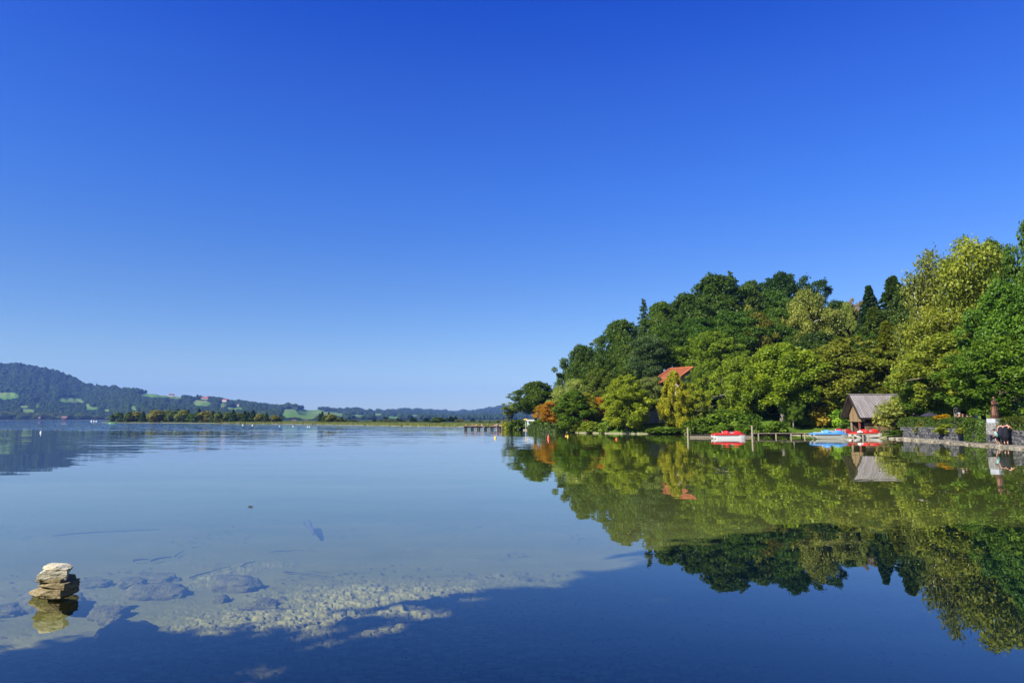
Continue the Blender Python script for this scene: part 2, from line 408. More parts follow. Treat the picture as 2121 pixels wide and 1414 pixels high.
def hills_mat():
    t = NT('hills'); p = t.pos(); a = t.n('ShaderNodeAttribute', dict(attribute_name='field')).outputs['Fac']
    n = t.noise(p, 0.006, 4, 0.6).outputs[0]; n2 = t.noise(p, 0.03, 4, 0.6).outputs[0]
    fc = t.mix(t.ramp(n, 0.45, 0.62), (0.10, 0.19, 0.035, 1), (0.22, 0.21, 0.09, 1))
    fc = t.mix(n2, fc, (0.07, 0.16, 0.025, 1))
    return t.fin(t.bsdf(t.mix(t.ramp(a, 0.3, 0.6), (0.018, 0.032, 0.012, 1), fc), 0.95, 0.0))
ii = (np.arange(len(ts)-1)[:, None]*NPX + np.arange(NPX-1)[None, :]).ravel()
hq = np.stack([ii, ii+1, ii+NPX+1, ii+NPX], 1)
tag(link('hills', npmesh('hills', np.stack([hx, hy, hz], 1), hq, hills_mat(), {'field': ('POINT', fld)}, smooth=True)), kind='structure')

# ------------------------------------------------------------------ foliage
def leaf_mat():
    "leaf colour from the object's colour, each leaf a little different"
    t = NT('leaves'); oi = t.n('ShaderNodeObjectInfo'); a = t.n('ShaderNodeAttribute', dict(attribute_name='tint')).outputs['Fac']
    base = oi.outputs['Color']
    c = t.vmath('SCALE', base, t.ramp(a, 0.0, 1.0, 0.72, 1.62))
    hue = t.n('ShaderNodeHueSaturation', Color=c, Hue=t.ramp(a, 0, 1, 0.515, 0.485), Saturation=1.0, Value=1.0)
    b = t.bsdf(hue.outputs[0], 0.5, 0.25)
    tr = t.n('ShaderNodeBsdfTranslucent', Color=t.mix(1.0, hue.outputs[0], (1.5, 1.35, 0.5, 1), 'MULTIPLY'))
    return t.fin(t.n('ShaderNodeMixShader', i0=0.38, i1=b, i2=tr))
LEAF = leaf_mat()
BARK = M('bark', (0.075, 0.058, 0.042), 0.9, 0.1, 0.4, 3.0, stretch=(4, 4, 1))
BARK_PALE = M('pale_bark', (0.58, 0.55, 0.48), 0.8, 0.1, 0.45, 2.5, stretch=(1, 1, 3))
BARK_PINE = M('pine_bark', (0.16, 0.085, 0.05), 0.9, 0.1, 0.4, 3.0, stretch=(4, 4, 1))
def leaves(pts, nrm, size, rs, aspect=1.6, droop=0.0):
    "one bent diamond per point"
    n = len(pts)
    nrm = nrm/np.maximum(np.linalg.norm(nrm, axis=1, keepdims=True), 1e-6)
    a = rs.normal(size=(n, 3)); a[:, 2] -= droop*2
    u = a - nrm*np.sum(a*nrm, 1, keepdims=True); u /= np.maximum(np.linalg.norm(u, axis=1, keepdims=True), 1e-6)
    v = np.cross(nrm, u); sz = (size*rs.uniform(0.6, 1.35, n))[:, None]
    L = u*sz*aspect*0.5; Wd = v*sz*0.5; b = nrm*sz*0.16
    V = np.stack([pts-L, pts+Wd+b, pts+L, pts-Wd+b], 1).reshape(-1, 3)
    return V, np.arange(4*n).reshape(-1, 4)
def crown_mesh(name, clumps, n, size, seed, up=0.35, aspect=1.6, droop=0.0, top=0.25, core=0.25, jag=0.9):
    "leaves through a set of clumps (x, y, z, rx, ry, rz), thickest on each clump's upper skin"
    rs = np.random.RandomState(seed); C = np.array(clumps, float)
    w = (C[:, 3]*C[:, 4] + C[:, 3]*C[:, 5]); k = rs.choice(len(C), n, p=w/w.sum())
    d = rs.normal(size=(n, 3)); d[:, 2] += top; d /= np.linalg.norm(d, axis=1, keepdims=True)
    r = np.where(rs.rand(n) < core, rs.rand(n)**0.5, 0.80 + 0.34*rs.rand(n)**2)
    pts = C[k, :3] + d*C[k, 3:6]*r[:, None] + rs.normal(size=(n, 3))*C[k, 3:6]*0.20
    nr_ = d*0.7 + rs.normal(size=(n, 3))*jag*0.75; nr_[:, 2] += up
    V, Q = leaves(pts, nr_, size, rs, aspect, droop)
    tint = np.clip(0.5 + 0.16*rs.normal(size=n) + 0.22*(_tab[(k*7+seed) & 255, (k*3) & 255]-0.5)*2, 0, 1)
    return npmesh(name, V, Q, LEAF, {'tint': ('FACE', tint)})
def limb(mb, a, b, r0, r1, rng, bend=0.12, n=5):
    a = Vector(a); b = Vector(b); L = (b-a).length; pts = []
    ox = Vector((rng.uniform(-1, 1), rng.uniform(-1, 1), rng.uniform(0.1, 0.7)))*bend*L
    for i in range(n+1):
        t = i/n; pts.append(a.lerp(b, t) + ox*math.sin(math.pi*t))
    mb.tube(pts, [r0+(r1-r0)*i/n for i in range(n+1)], 6); return pts
def dome_clumps(rng, H, z0, Rr, n, cr, shape=1.0, squash=0.8, lop=0.25, hollow=0.55):
    "clumps over a lumpy dome-shaped envelope from height z0 to H"
    out = []; h = H-z0
    for i in range(n):
        t = (i+0.5)/n; t = t**0.85
        a = i*2.399963 + rng.uniform(-0.5, 0.5)
        prof = math.sin(math.pi*min(0.10+0.90*t, 1.0)**shape)**0.62 if t < 0.98 else 0.2
        k = rng.uniform(hollow, 1.0); odd = rng.random() < 0.16; k = rng.uniform(1.0, 1.10) if odd else k; rr = Rr*prof*k*(1+lop*math.sin(a*2+H)+rng.uniform(-0.15, 0.15))
        c = cr*rng.uniform(0.55, 1.4)*(1.0-0.35*t)*(0.62 if odd else 1)
        z = z0 + h*t*0.97 - c*squash*0.6*(t > 0.6)
        out.append((math.cos(a)*rr, math.sin(a)*rr, z, c, c, c*squash))
    return out
def tree_proto(kind, seed, name):
    "a thing (trunk + crown) of about ten metres' height standing at the origin"
    rng = random.Random(seed); root = thing(name, 'tree', 'tree'); mb = MB(); bark = BARK; H = 10.0
    if kind in ('broad', 'round', 'loose', 'low', 'high'):
        z0, Rr, n, cr = {'broad': (2.0, 3.6, 95, 0.80), 'round': (1.2, 3.4, 85, 0.82), 'loose': (1.5, 3.6, 90, 0.66), 'low': (0.5, 3.4, 95, 0.78), 'high': (4.2, 3.3, 70, 0.9)}[kind]
        cl = dome_clumps(rng, H, z0+0.6, Rr, n, cr, 1.0, 0.72 if kind != 'loose' else 0.9, 0.22, 0.5)
        cl += [(rng.uniform(-.25, .25)*Rr, rng.uniform(-.25, .25)*Rr, z0+(H-z0)*rng.uniform(.25, .75), 1.3, 1.3, 1.4) for _ in range(6)]
        nl, sz = {'broad': (38000, 0.145), 'round': (34000, 0.145), 'loose': (32000, 0.14), 'low': (36000, 0.145), 'high': (17000, 0.24)}[kind]
        cm = crown_mesh('crown', cl, nl, sz, seed, up=0.45, top=0.35)
        pts = limb(mb, (0, 0, -0.6), (rng.uniform(-.4, .4), rng.uniform(-.4, .4), H*0.62), 0.26, 0.09, rng, 0.03)
        for c in cl[4:30:2]:
            p = pts[rng.choice([2, 3, 3, 4])]; limb(mb, p, Vector(c[:3])*0.98, 0.11, 0.03, rng, 0.08, 4)
    elif kind == 'willow':
        cl = dome_clumps(rng, H, 1.2, 4.2, 46, 1.3, 0.9, 0.95, 0.15, 0.6)
        cm = crown_mesh('crown', cl, 32000, 0.12, seed, up=0.2, aspect=2.6, droop=0.6, core=0.3)
        pts = limb(mb, (0, 0, -0.5), (0.2, 0.1, 5), 0.3, 0.12, rng, 0.05)
        for c in cl[4:24:2]: limb(mb, pts[3], c[:3], 0.08, 0.02, rng, 0.08, 4)
    elif kind == 'birch':
        bark = BARK_PALE; cl = []; stems = [((0, 0, -0.5), (0.3, 0.2, 9.6)), ((0.1, 0, 2.0), (1.7, -0.4, 8.6)), ((0, 0, 2.6), (-1.6, -0.3, 8.2)), ((0.1, 0.1, 3.5), (0.9, -1.0, 8.9)), ((0, 0, 4), (-0.7, -0.9, 9.0))]
        for i, (a, b) in enumerate(stems):
            pts = limb(mb, a, b, 0.20 if i == 0 else 0.13, 0.02, rng, 0.06, 8)
            for j in range(2, 9):
                for q in range(2 if j > 2 else 1):
                    if j == 8: cl.append((pts[8].x+(q-.5)*.5, pts[8].y, pts[8].z-.15, .6, .6, .6)); continue
                    an = rng.uniform(0, 6.28); rr = rng.uniform(0.6, 1.6)*(1.15 - 0.07*j)
                    e = pts[j] + Vector((math.cos(an)*rr, math.sin(an)*rr, rng.uniform(-0.5, 0.5)))
                    limb(mb, pts[j], e, 0.04, 0.012, rng, 0.12, 3); cl.append((e.x, e.y, e.z-0.25, 0.65, 0.65, 0.8))
        for i in range(16):
            an = rng.uniform(0, 6.28); rr = rng.uniform(1.2, 2.9); cl.append((math.cos(an)*rr, math.sin(an)*rr, rng.uniform(1.2, 5.5), 0.8, 0.8, 0.85))
        cm = crown_mesh('crown', cl, 19000, 0.12, seed, up=0.25, droop=0.5, core=0.45, jag=1.2)
    elif kind == 'weeping':
        bark = BARK_PALE; cl = dome_clumps(rng, H, 1.6, 2.9, 44, 0.85, 0.95, 1.5, 0.2, 0.45)
        cm = crown_mesh('crown', cl, 30000, 0.12, seed, up=0.15, aspect=2.0, droop=0.8, core=0.4)
        pts = limb(mb, (0, 0, -0.5), (0.1, 0, 9.2), 0.16, 0.03, rng, 0.02, 8)
        for c in cl[2:40:3]: limb(mb, pts[3 + int(c[2]/2.5)] if c[2] < 9 else pts[7], c[:3], 0.05, 0.015, rng, 0.1, 3)
    elif kind in ('spruce', 'narrow', 'larch'):
        Rr, nb = {'spruce': (2.5, 150), 'narrow': (1.7, 140), 'larch': (1.9, 60)}[kind]
        P_, N_ = [], []; rs = np.random.RandomState(seed)
        limb(mb, (0, 0, -0.5), (0, 0, 9.9), 0.2, 0.02, rng, 0.004, 8)
        for i in range(nb):
            z = 0.6 + 9.2*(i/nb)**0.9; rr = Rr*(1-(z/10.0))**0.85*rng.uniform(0.75, 1.15) + 0.12; an = i*2.39996 + rng.uniform(-.4, .4)
            dirv = np.array([math.cos(an), math.sin(an), 0]); m = int((130 if kind != 'larch' else 60)*(0.3 + rr/Rr))
            t = rs.rand(m)**0.7; sag = (0.25*t - 0.55*t*t)*rr*0.8 + (0.35*rr*t if kind == 'larch' else 0)
            side = np.stack([-dirv[1]*np.ones(m), dirv[0]*np.ones(m), np.zeros(m)], 1)*(rs.normal(size=m)*0.16*rr*(1.15-t) + rs.normal(size=m)*0.05)[:, None]
            p = dirv[None]*(t*rr)[:, None] + side; p[:, 2] += z + sag + rs.normal(size=m)*0.06 - np.abs(rs.normal(size=m))*0.10
            P_.append(p); nn = rs.normal(size=(m, 3))*0.6; nn[:, 2] += 0.8; N_.append(nn)
            if kind == 'larch' or i % 5 == 0: mb.tube([(0, 0, z), tuple(dirv*rr*0.9 + np.array([0, 0, z-0.1*rr + (0.3*rr if kind == 'larch' else 0)]))], [0.03, 0.01], 4)
        P_ = np.concatenate(P_); N_ = np.concatenate(N_); V, Q = leaves(P_, N_, 0.15 if kind != 'larch' else 0.14, rs, 2.0)
        cm = npmesh('crown', V, Q, LEAF, {'tint': ('FACE', np.clip(0.5+0.2*rs.normal(size=len(Q)), 0, 1))})
    elif kind == 'pine':
        bark = BARK_PINE; cl = []
        pts = limb(mb, (0, 0, -0.5), (0.2, 0, 9.3), 0.2, 0.06, rng, 0.02, 8)
        for i in range(30):
            z = 4.2 + 5.4*(i/30); an = i*2.4; rr = rng.uniform(0.5, 2.3)*(1.1 - 0.6*max(0, (z-7.5)/2.5)); e = Vector((math.cos(an)*rr, math.sin(an)*rr, z+0.3))
            limb(mb, pts[min(int(z/9.3*8), 8)], e, 0.06, 0.02, rng, 0.08, 3); cl.append((e.x, e.y, e.z, 0.75, 0.75, 0.5))
        cm = crown_mesh('crown', cl, 20000, 0.11, seed, up=0.4, aspect=2.2, core=0.3)
    elif kind == 'flame':       # upright oval with jagged edge
        cl = dome_clumps(rng, H, 0.9, 2.7, 80, 0.62, 0.72, 1.1, 0.2, 0.45)
        cm = crown_mesh('crown', cl, 30000, 0.135, seed, up=0.3, aspect=1.9, droop=0.1, core=0.3)
        limb(mb, (0, 0, -0.5), (0, 0, 8), 0.18, 0.05, rng, 0.02)
    elif kind == 'airy':
        cl = []
        for q in range(5):
            b = (rng.uniform(-2.4, 2.4), rng.uniform(-1, 1), rng.uniform(7.5, 9.8)); pts = limb(mb, (0, 0, -0.5) if q == 0 else (0, 0, 3.0+q*0.4), b, 0.16 if q == 0 else 0.09, 0.03, rng, 0.08, 6)
            for j in range(2, 7):
                for _ in range(2):
                    e = pts[j] + Vector((rng.uniform(-1.2, 1.2), rng.uniform(-1, 1), rng.uniform(0, 0.9))); limb(mb, pts[j], e, 0.03, 0.01, rng, 0.1, 2); cl.append((e.x, e.y, e.z, 0.5, 0.5, 0.5))
        cm = crown_mesh('crown', cl, 7000, 0.17, seed, up=0.4, core=0.5)
    elif kind in ('bush', 'fine_bush'):
        H = 2.0; cl = [(math.cos(i*2.4)*rng.uniform(.2, .85), math.sin(i*2.4)*rng.uniform(.2, .85), rng.uniform(.3, 1.5)*(1-.0*i), .42, .42, .40) for i in range(20)]
        cm = crown_mesh('crown', cl, 2000 if kind == 'bush' else 3600, 0.17 if kind == 'bush' else 0.085, seed, up=0.4, aspect=1.6 if kind == 'bush' else 2.6, core=0.4)
        for i in range(5): limb(mb, (0, 0, -0.2), (rng.uniform(-.6, .6), rng.uniform(-.6, .6), rng.uniform(.8, 1.4)), 0.04, 0.012, rng, 0.1, 3)
    elif kind == 'far_broad':
        cl = dome_clumps(rng, H, 1.0, 3.6, 20, 1.5, 1.0, 0.85, 0.2, 0.5)
        cm = crown_mesh('crown', cl, 1100, 0.75, seed, up=0.45)
        limb(mb, (0, 0, -0.5), (0, 0, 6), 0.25, 0.1, rng, 0.03)
    elif kind == 'far_conifer':
        rs = np.random.RandomState(seed); n = 1000; z = 0.4+9.5*rs.rand(n)**1.3; rr = 2.2*(1-z/10.05)**0.8*np.sqrt(rs.rand(n))*(1+0.25*np.sin(z*5)); an = rs.rand(n)*6.283
        p = np.stack([np.cos(an)*rr, np.sin(an)*rr, z], 1); nn = rs.normal(size=(n, 3))*0.6; nn[:, 2] += 0.7; nn[:, :2] += p[:, :2]*0.4
        V, Q = leaves(p, nn, 0.55, rs, 1.9, 0.2); cm = npmesh('crown', V, Q, LEAF, {'tint': ('FACE', np.clip(0.5+0.2*rs.normal(size=n), 0, 1))})
        limb(mb, (0, 0, -0.5), (0, 0, 9.6), 0.2, 0.03, rng, 0.005)
    if kind == 'loose': bark = M('grey_bark', (.20, .175, .14), .85, .1, .4, 3, stretch=(3, 3, 1))
    c = link('crown' if 'bush' not in kind else 'foliage', cm, root); mb.build('trunk' if 'bush' not in kind else 'stem', bark, root, True)
    V = np.empty(len(cm.vertices)*3, np.float32); cm.vertices.foreach_get('co', V); V = V.reshape(-1, 3)
    top = np.percentile(V[:, 2], 99.6); wid = np.percentile(V[:, 0], 98.5)-np.percentile(V[:, 0], 1.5)
    return dict(root=root, top=float(top), wid=float(wid), used=False)
PROTO = {}
NAMES = dict(high='small_tree', broad='beech_tree', round='maple_tree', loose='ash_tree', low='maple_tree', willow='willow_tree', birch='birch_tree', weeping='weeping_birch_tree', spruce='spruce_tree', narrow='spruce_tree', larch='larch_tree',
             pine='pine_tree', flame='hornbeam_tree', airy='airy_tree', bush='shrub', fine_bush='shrub', far_broad='broadleaf_tree', far_conifer='conifer_tree')
def get_proto(kind, var):
    if (kind, var) not in PROTO: PROTO[kind, var] = tree_proto(kind, 100 + var*37 + sum(map(ord, kind)), NAMES[kind])
    return PROTO[kind, var]
_tr = random.Random(5)
def plant(kind, px, top, width, D, col, label, group=None, base=None, var=None, cat=None, depth=1.0, rz=None):
    "a tree whose crown top shows at pixel (px, top), width pixels wide, standing at depth D (base: pixel of its foot, else the ground there)"
    var = _tr.randrange(2) if var is None else var
    pr = get_proto(kind, var); X = Xat(px, D)
    z0 = P(px, base, D).z if base is not None else gz(X, D)
    h = max(P(px, top, D).z - z0, 0.3); w = width/F*D*1.12
    sc = (w/pr['wid'], w/pr['wid']*depth, h/pr['top']); rz = _tr.uniform(-0.5, 0.5) if rz is None else rz
    if not pr['used']:
        o = pr['root']; pr['used'] = True; o.location = (X, D, z0); o.rotation_euler = (0, 0, rz); o.scale = sc; o['label'] = label
        if group: o['group'] = group
    else:
        o = dup(pr['root'], (X, D, z0), rz, sc, label, group)
        if not group and 'group' in o: del o['group']
    if cat: o['category'] = cat
    elif 'bush' in kind: o['category'] = 'shrub'
    for ch in o.children:
        if ch.name.split('.')[0] in ('crown', 'foliage'): ch.color = (min(1, col[0]*_tr.uniform(1.34, 1.56)), min(1, col[1]*_tr.uniform(1.30, 1.46)), col[2]*0.75, 1)
    return o
# ------------------------------------------------------------------ trees of the right-hand shore and hill
DK, MID, OLV = (.042, .082, .011), (.055, .105, .014), (.085, .115, .018)
BRT, LIM, YEL, ORG = (.115, .175, .018), (.15, .205, .02), (.20, .20, .018), (.26, .150, .018)
WIL, BIR, PAL, SPR, PIN, YSP = (.17, .21, .085), (.13, .165, .03), (.13, .17, .055), (.018, .042, .014), (.045, .085, .042), (.085, .12, .014)
TREES = [  # kind, px, top, width, depth, colour, label
 ('airy', 1061, 833, 44, 131, (.10, .14, .05), 'small sparse grey-green tree at the tip of the wooded point', 884),
 ('broad', 1112, 791, 74, 128, DK, 'large dark round-headed tree standing alone beside the white kiosk', 880),
 ('willow', 1190, 787, 80, 121, WIL, 'pale silvery willow behind the orange-leaved trees', 870),
 ('round', 1140, 832, 50, 112, ORG, 'orange-leaved chestnut with a whitish trunk above the clipped hedge', 884),
 ('round', 1163, 838, 44, 113, (.15, .15, .03), 'dull olive tree beside the orange chestnut above the clipped hedge', 884),
 ('flame', 1187, 809, 72, 106, (.055, .115, .012), 'dark green pointed tree between the two orange-leaved chestnuts', 890),
 ('round', 1216, 815, 46, 107, (.17, .16, .018), 'yellow-brown tinged tree right beside the white flagpole', 888),
 ('round', 1245, 823, 44, 110, (.27, .145, .016), 'most orange of the chestnuts, beside the big lime green tree', 886),
 ('low', 1298, 778, 78, 97.5, (.13, .185, .018), 'big lime green tree with branches reaching down to the water', 897),
 ('pine', 1345, 781, 46, 101, (.09, .14, .055), 'small round-topped pine before the grey terrace wall', 889),
 ('pine', 1343, 697, 66, 113, PIN, 'tall blue-green pine just beside the red-roofed house', 845),
 ('flame', 1396, 770, 50, 95.5, YEL, 'yellow-leaved upright tree before the red roof', 893),
 ('loose', 1431, 795, 54, 96, LIM, 'bright light green ash next to the yellow-leaved tree', 890),
 ('loose', 1532, 740, 88, 97, BRT, 'green ash with a leaning trunk behind the red pedal boat', 894),
 ('loose', 1622, 713, 132, 95, (.135, .195, .02), 'broad bright ash with forked pale limbs in the middle of the shore', 880),
 ('loose', 1453, 758, 42, 101.5, (.10, .155, .02), 'green tree hiding the gable end of the red-roofed house', 835),
 ('loose', 1553, 765, 70, 98, (.10, .155, .018), 'loose green tree between the leaning ash and the broad bright ash', 890),
 ('loose', 1478, 688, 96, 111, (.10, .155, .02), 'yellow-green tree rising right behind the red roof', 800),
 ('low', 1762, 701, 136, 93, (.10, .125, .022), 'wide olive tree behind the gable of the boathouse', 868),
 ('bush', 1697, 840, 44, 93, (.17, .15, .02), 'rusty yellow-brown shrub on the lawn', 881),
 ('bush', 1732, 848, 34, 92, (.10, .19, .02), 'light green shrub on the lawn close to the boathouse', 882),
 ('bush', 1664, 848, 38, 94, (.06, .12, .018), 'dark green shrub on the lawn behind the slender trunk', 880),
 ('loose', 1643, 822, 34, 92, (.08, .14, .02), 'slender young tree with a bare trunk on the lawn', 884),
 ('bush', 1606, 872, 38, 88.5, (.07, .13, .015), 'spreading shrub at the water edge beside the wooden walkway', 899),
 ('bush', 1545, 868, 40, 91, (.06, .11, .015), 'dark shrub behind the pole at the dock end', 897),
 ('broad', 1205, 717, 66, 128, DK, 'dark beech at the foot of the hill skyline, lowest of the ridge', 860),
 ('broad', 1246, 735, 72, 124, (.038, .078, .012), 'dark beech behind the pale willow', 865),
 ('round', 1243, 765, 62, 119, (.07, .11, .014), 'yellowish green tree low on the slope between willow and lime tree', 868),
 ('broad', 1290, 665, 82, 130, DK, 'beech on the skyline halfway between the lowest ridge beech and the larch', 830),
 ('broad', 1302, 718, 82, 121, (.042, .085, .013), 'mid green beech below the skyline, beside the tall pine', 850),
 ('larch', 1338, 621, 38, 134, (.045, .085, .035), 'thin bare-looking larch sticking out of the skyline', 750),
 ('broad', 1376, 628, 76, 132, DK, 'beech on the skyline just beside the thin larch', 790),
 ('broad', 1430, 612, 92, 132, (.032, .07, .010), 'dark beech on the skyline under the tallest crown', 780),
 ('broad', 1392, 672, 92, 121, (.040, .085, .014), 'leafy dark tree directly above the red roof', 790),
 ('broad', 1490, 574, 120, 131, (.036, .075, .012), 'tallest massive beech on top of the hill', 760),
 ('larch', 1479, 566, 34, 134, (.05, .095, .022), 'spiky larch top poking from the massive hilltop beech', 720),
 ('larch', 1523, 564, 42, 134, (.05, .095, .022), 'ragged larch beside the massive hilltop beech', 720),
 ('broad', 1568, 584, 60, 132, (.03, .062, .014), 'dark skyline tree between the ragged larch and the round dark crown', 740),
 ('round', 1630, 568, 80, 134, (.020, .047, .012), 'blackish green round crown on the hilltop', 730),
 ('airy', 1697, 571, 62, 136, (.02, .05, .02), 'open-branched dark pine on the skyline above the weeping birch', 720),
 ('weeping', 1683, 604, 96, 115, PAL, 'pale weeping birch high on the hillside', 770),
 ('flame', 1570, 600, 36, 126, PAL, 'pale green spire-shaped tree among the dark hilltop trees', 740),
 ('broad', 1608, 605, 92, 126, (.042, .088, .016), 'mid green dome below the blackish round crown', 760),
 ('broad', 1520, 648, 104, 117, (.042, .09, .016), 'rounded green tree below the massive hilltop beech', 780),
 ('low', 1578, 650, 64, 116, (.075, .09, .014), 'olive-brown tree in the middle of the hillside', 790),
 ('broad', 1622, 640, 76, 117, DK, 'dark tree beside the trunk of the weeping birch', 800),
 ('broad', 1745, 626, 72, 122, (.028, .06, .012), 'dark tree in the dip of the skyline beside the weeping birch', 780),
 ('broad', 1702, 690, 96, 107, (.028, .058, .013), 'shaded dark tree under the weeping birch', 820),
 ('flame', 1765, 628, 34, 118, PAL, 'small pale tree in the lowest dip of the skyline', 740),
 ('airy', 1786, 618, 30, 118, (.16, .13, .07), 'thin pinkish-brown tree in the skyline dip', 740),
 ('spruce', 1815, 594, 58, 112, SPR, 'dark spruce with a sharp tip beside the skyline dip', 760),
 ('spruce', 1866, 576, 96, 111, (.035, .065, .016), 'broad dark spruce pair-top behind the tall birches', 790),
 ('narrow', 1846, 668, 62, 89, YSP, 'narrow yellow-green spruce beside the wide olive tree', 850),
 ('spruce', 1822, 640, 84, 102, (.05, .085, .014), 'olive green spruce between the dark sharp spruce and the narrow yellow-green one', 830),
 ('birch', 1944, 525, 98, 80, (.115, .14, .035), 'tall birch with white stems, the farther from the statue', 880),
 ('birch', 2022, 499, 134, 77, BIR, 'tallest birch with several white stems behind the statue', 880),
 ('birch', 1940, 640, 122, 73, (.14, .175, .032), 'light yellowish birch leaning over the boathouse roof end', 880),
 ('loose', 1985, 690, 150, 68, (.125, .17, .03), 'light green tree spreading over the hedge', 872),
 ('low', 1908, 735, 72, 74, (.115, .165, .025), 'light green low tree behind the boathouse roof end', 872),
 ('broad', 2096, 590, 110, 64, (.055, .115, .014), 'dense green maple behind the flower bed', 875),
 ('broad', 2192, 425, 104, 64, (.05, .095, .012), 'tallest tree, cut off by the edge, above the flower bed', 875),
 ('broad', 2080, 505, 80, 88, (.045, .085, .016), 'dark tree showing between the tallest birch and the tallest tree', 860),
 ('low', 2075, 700, 130, 60.5, (.06, .12, .015), 'low dark green tree right behind the statue', 880),
 ('fine_bush', 1856, 824, 58, 74.5, (.15, .19, .06), 'feathery grey-green bush in front of the boathouse roof', 884),
 ('round', 1918, 785, 58, 71, (.06, .12, .016), 'dark green small tree at the boathouse roof end', 872),
 ('broad', 1668, 650, 90, 124, (.034, .07, .014), 'dark tree hidden behind the weeping birch', 780),
 ('broad', 1450, 660, 90, 120, (.036, .078, .013), 'dark tree between the red roof and the rounded green tree', 770),
 ('broad', 1800, 690, 90, 103, (.05, .085, .015), 'green tree behind the wide olive tree', 820),
 ('broad', 1900, 600, 100, 100, (.04, .07, .014), 'dark tree filling the gap beside the broad dark spruce', 820),
 ('low', 1972, 800, 70, 84, (.06, .11, .015), 'dark green low tree behind the bench above the hedge', 872),
 ('broad', 2040, 640, 110, 80, (.06, .10, .016), 'dark green tree behind the tallest birch trunk', 870),
]
for (k, px, top, w, D, col, lab, base) in TREES: plant(k, px, top, w, D, col, lab, base=base)
# trees on the bank behind the camera: the first four shade the near shallows, the rest are added to block sky light
for (kk, u, v, h, w, lab, va) in [('high', -1.3, -9.0, 20.3, 11.0, 'tall beech on the near bank, closest to the camera', 0), ('broad', 2.0, -14, 26, 13, 'taller beech set back on the near bank', 1),
                               ('round', -7.0, -9.3, 8.0, 5.2, 'low round tree on the near bank', 0), ('round', -3.1, -8.2, 8.6, 4.0, 'low maple under the tall beech on the near bank', 1),
                               ('broad', 8, -10, 22, 13, 'wide unseen beech added on the near bank to block sky light', 0), ('broad', 15, -6, 21, 13, 'unseen beech added towards the stone wall to block sky light', 1), ('broad', 4, -26, 27, 15, 'tallest unseen beech added at the back of the near bank to block sky light', 1), ('round', 22, 2, 17, 13, 'unseen round maple added towards the stone wall to block sky light', 1)]:
    x, y = u*0.6 + v*0.8, -u*0.8 + v*0.6      # across and along the sunlight
    pr = get_proto(kk, va); sc = (w/pr['wid'], w/pr['wid'], h/pr['top'])
    if pr['used']: o = dup(pr['root'], (x, y, 0.3), x, sc, lab)
    else: pr['used'] = True; o = pr['root']; o.location = (x, y, 0.3); o.scale = sc; o['label'] = lab
    if 'group' in o: del o['group']
    for ch in o.children:
        if ch.name.startswith('crown'): ch.color = (*DK, 1)
# ------------------------------------------------------------------ trees of the far shores
rg = random.Random(11)
def far_trees(n, xs, tops, Ds, kinds, cols, name_fn, wk=(0.8, 1.2), group=None, base=None):
    items = []
    for i in range(n):
        px = xs[0] + (xs[1]-xs[0])*(i + rg.uniform(.1, .9))/n; items.append((px, rg.choice(kinds)))
    cnt = {}
    for px, k in items:
        cnt[k] = cnt.get(k, 0)+1
        top = np.interp(px, [a for a, b in tops], [b for a, b in tops]) + (rg.uniform(3, 10) if k == 'far_broad' else rg.uniform(-2, 5))
        D = np.interp(px, [a for a, b in Ds], [b for a, b in Ds])*rg.uniform(1.0, 1.07)
        hpx = 876-top; w = hpx*(rg.uniform(.75, 1.15) if k == 'far_broad' else rg.uniform(.42, .55))*rg.uniform(*wk)
        c = cols[k][rg.randrange(len(cols[k]))]
        plant(k, px, top, w, D, c, name_fn(k, cnt[k]), group=group)
ORD = ['', 'first', 'second', 'third', 'fourth', 'fifth', 'sixth', 'seventh', 'eighth', 'ninth', 'tenth', 'eleventh', 'twelfth', 'thirteenth', 'fourteenth', 'fifteenth', 'sixteenth', 'seventeenth', 'eighteenth', 'nineteenth', 'twentieth',
       '21st', '22nd', '23rd', '24th', '25th', '26th', '27th', '28th', '29th', '30th', '31st', '32nd', '33rd', '34th', '35th', '36th']
FC = dict(far_broad=[(.07, .10, .018), (.10, .125, .02), (.05, .085, .016), (.12, .13, .025)], far_conifer=[(.020, .045, .014), (.028, .055, .016)])
SP = [(222, 866), (240, 850), (300, 848), (330, 845), (400, 846), (450, 846), (500, 849), (560, 852), (585, 858)]
SD = [(222, 412), (350, 382), (450, 342), (600, 294), (720, 262)]
far_trees(34, (228, 582), SP, SD, ['far_broad', 'far_conifer'], FC, lambda k, i: ('dark pointed conifer' if k == 'far_conifer' else 'leafy broadleaf tree') + f' on the far wooded spit, {ORD[i]} of them from the rowing boat', group='trees on the far wooded spit')
far_trees(14, (235, 575), [(235, 862), (575, 866)], [(a, b*1.0-3) for a, b in SD], ['far_broad'], dict(far_broad=[(.13, .12, .03), (.09, .11, .02), (.16, .16, .04)]), lambda k, i: f'low shrubby tree at the edge of the far spit, {ORD[i]} from the rowing boat', wk=(1.3, 1.9), group='low trees along the far spit')
far_trees(9, (657, 718), [(650, 858), (665, 852), (690, 855), (720, 862)], [(650, 300), (720, 280)], ['far_broad', 'far_broad', 'far_conifer'], FC, lambda k, i: ('pointed conifer' if k == 'far_conifer' else 'dark bushy tree') + f' in the clump beside the far spit, {ORD[i]} from the spit', group='clump of trees beside the far spit')
far_trees(52, (722, 985), [(722, 864), (800, 865), (890, 864), (985, 864)], [(722, 420), (985, 380)], ['far_broad', 'far_broad', 'far_conifer'], FC, lambda k, i: 'small tree of the low far tree line behind the reeds', wk=(1.5, 2.4), group='small trees of the low far tree line')
plant('far_broad', 906, 864, 26, 262, (.035, .07, .015), 'dark dome-shaped tree standing alone in the reeds before the pier')
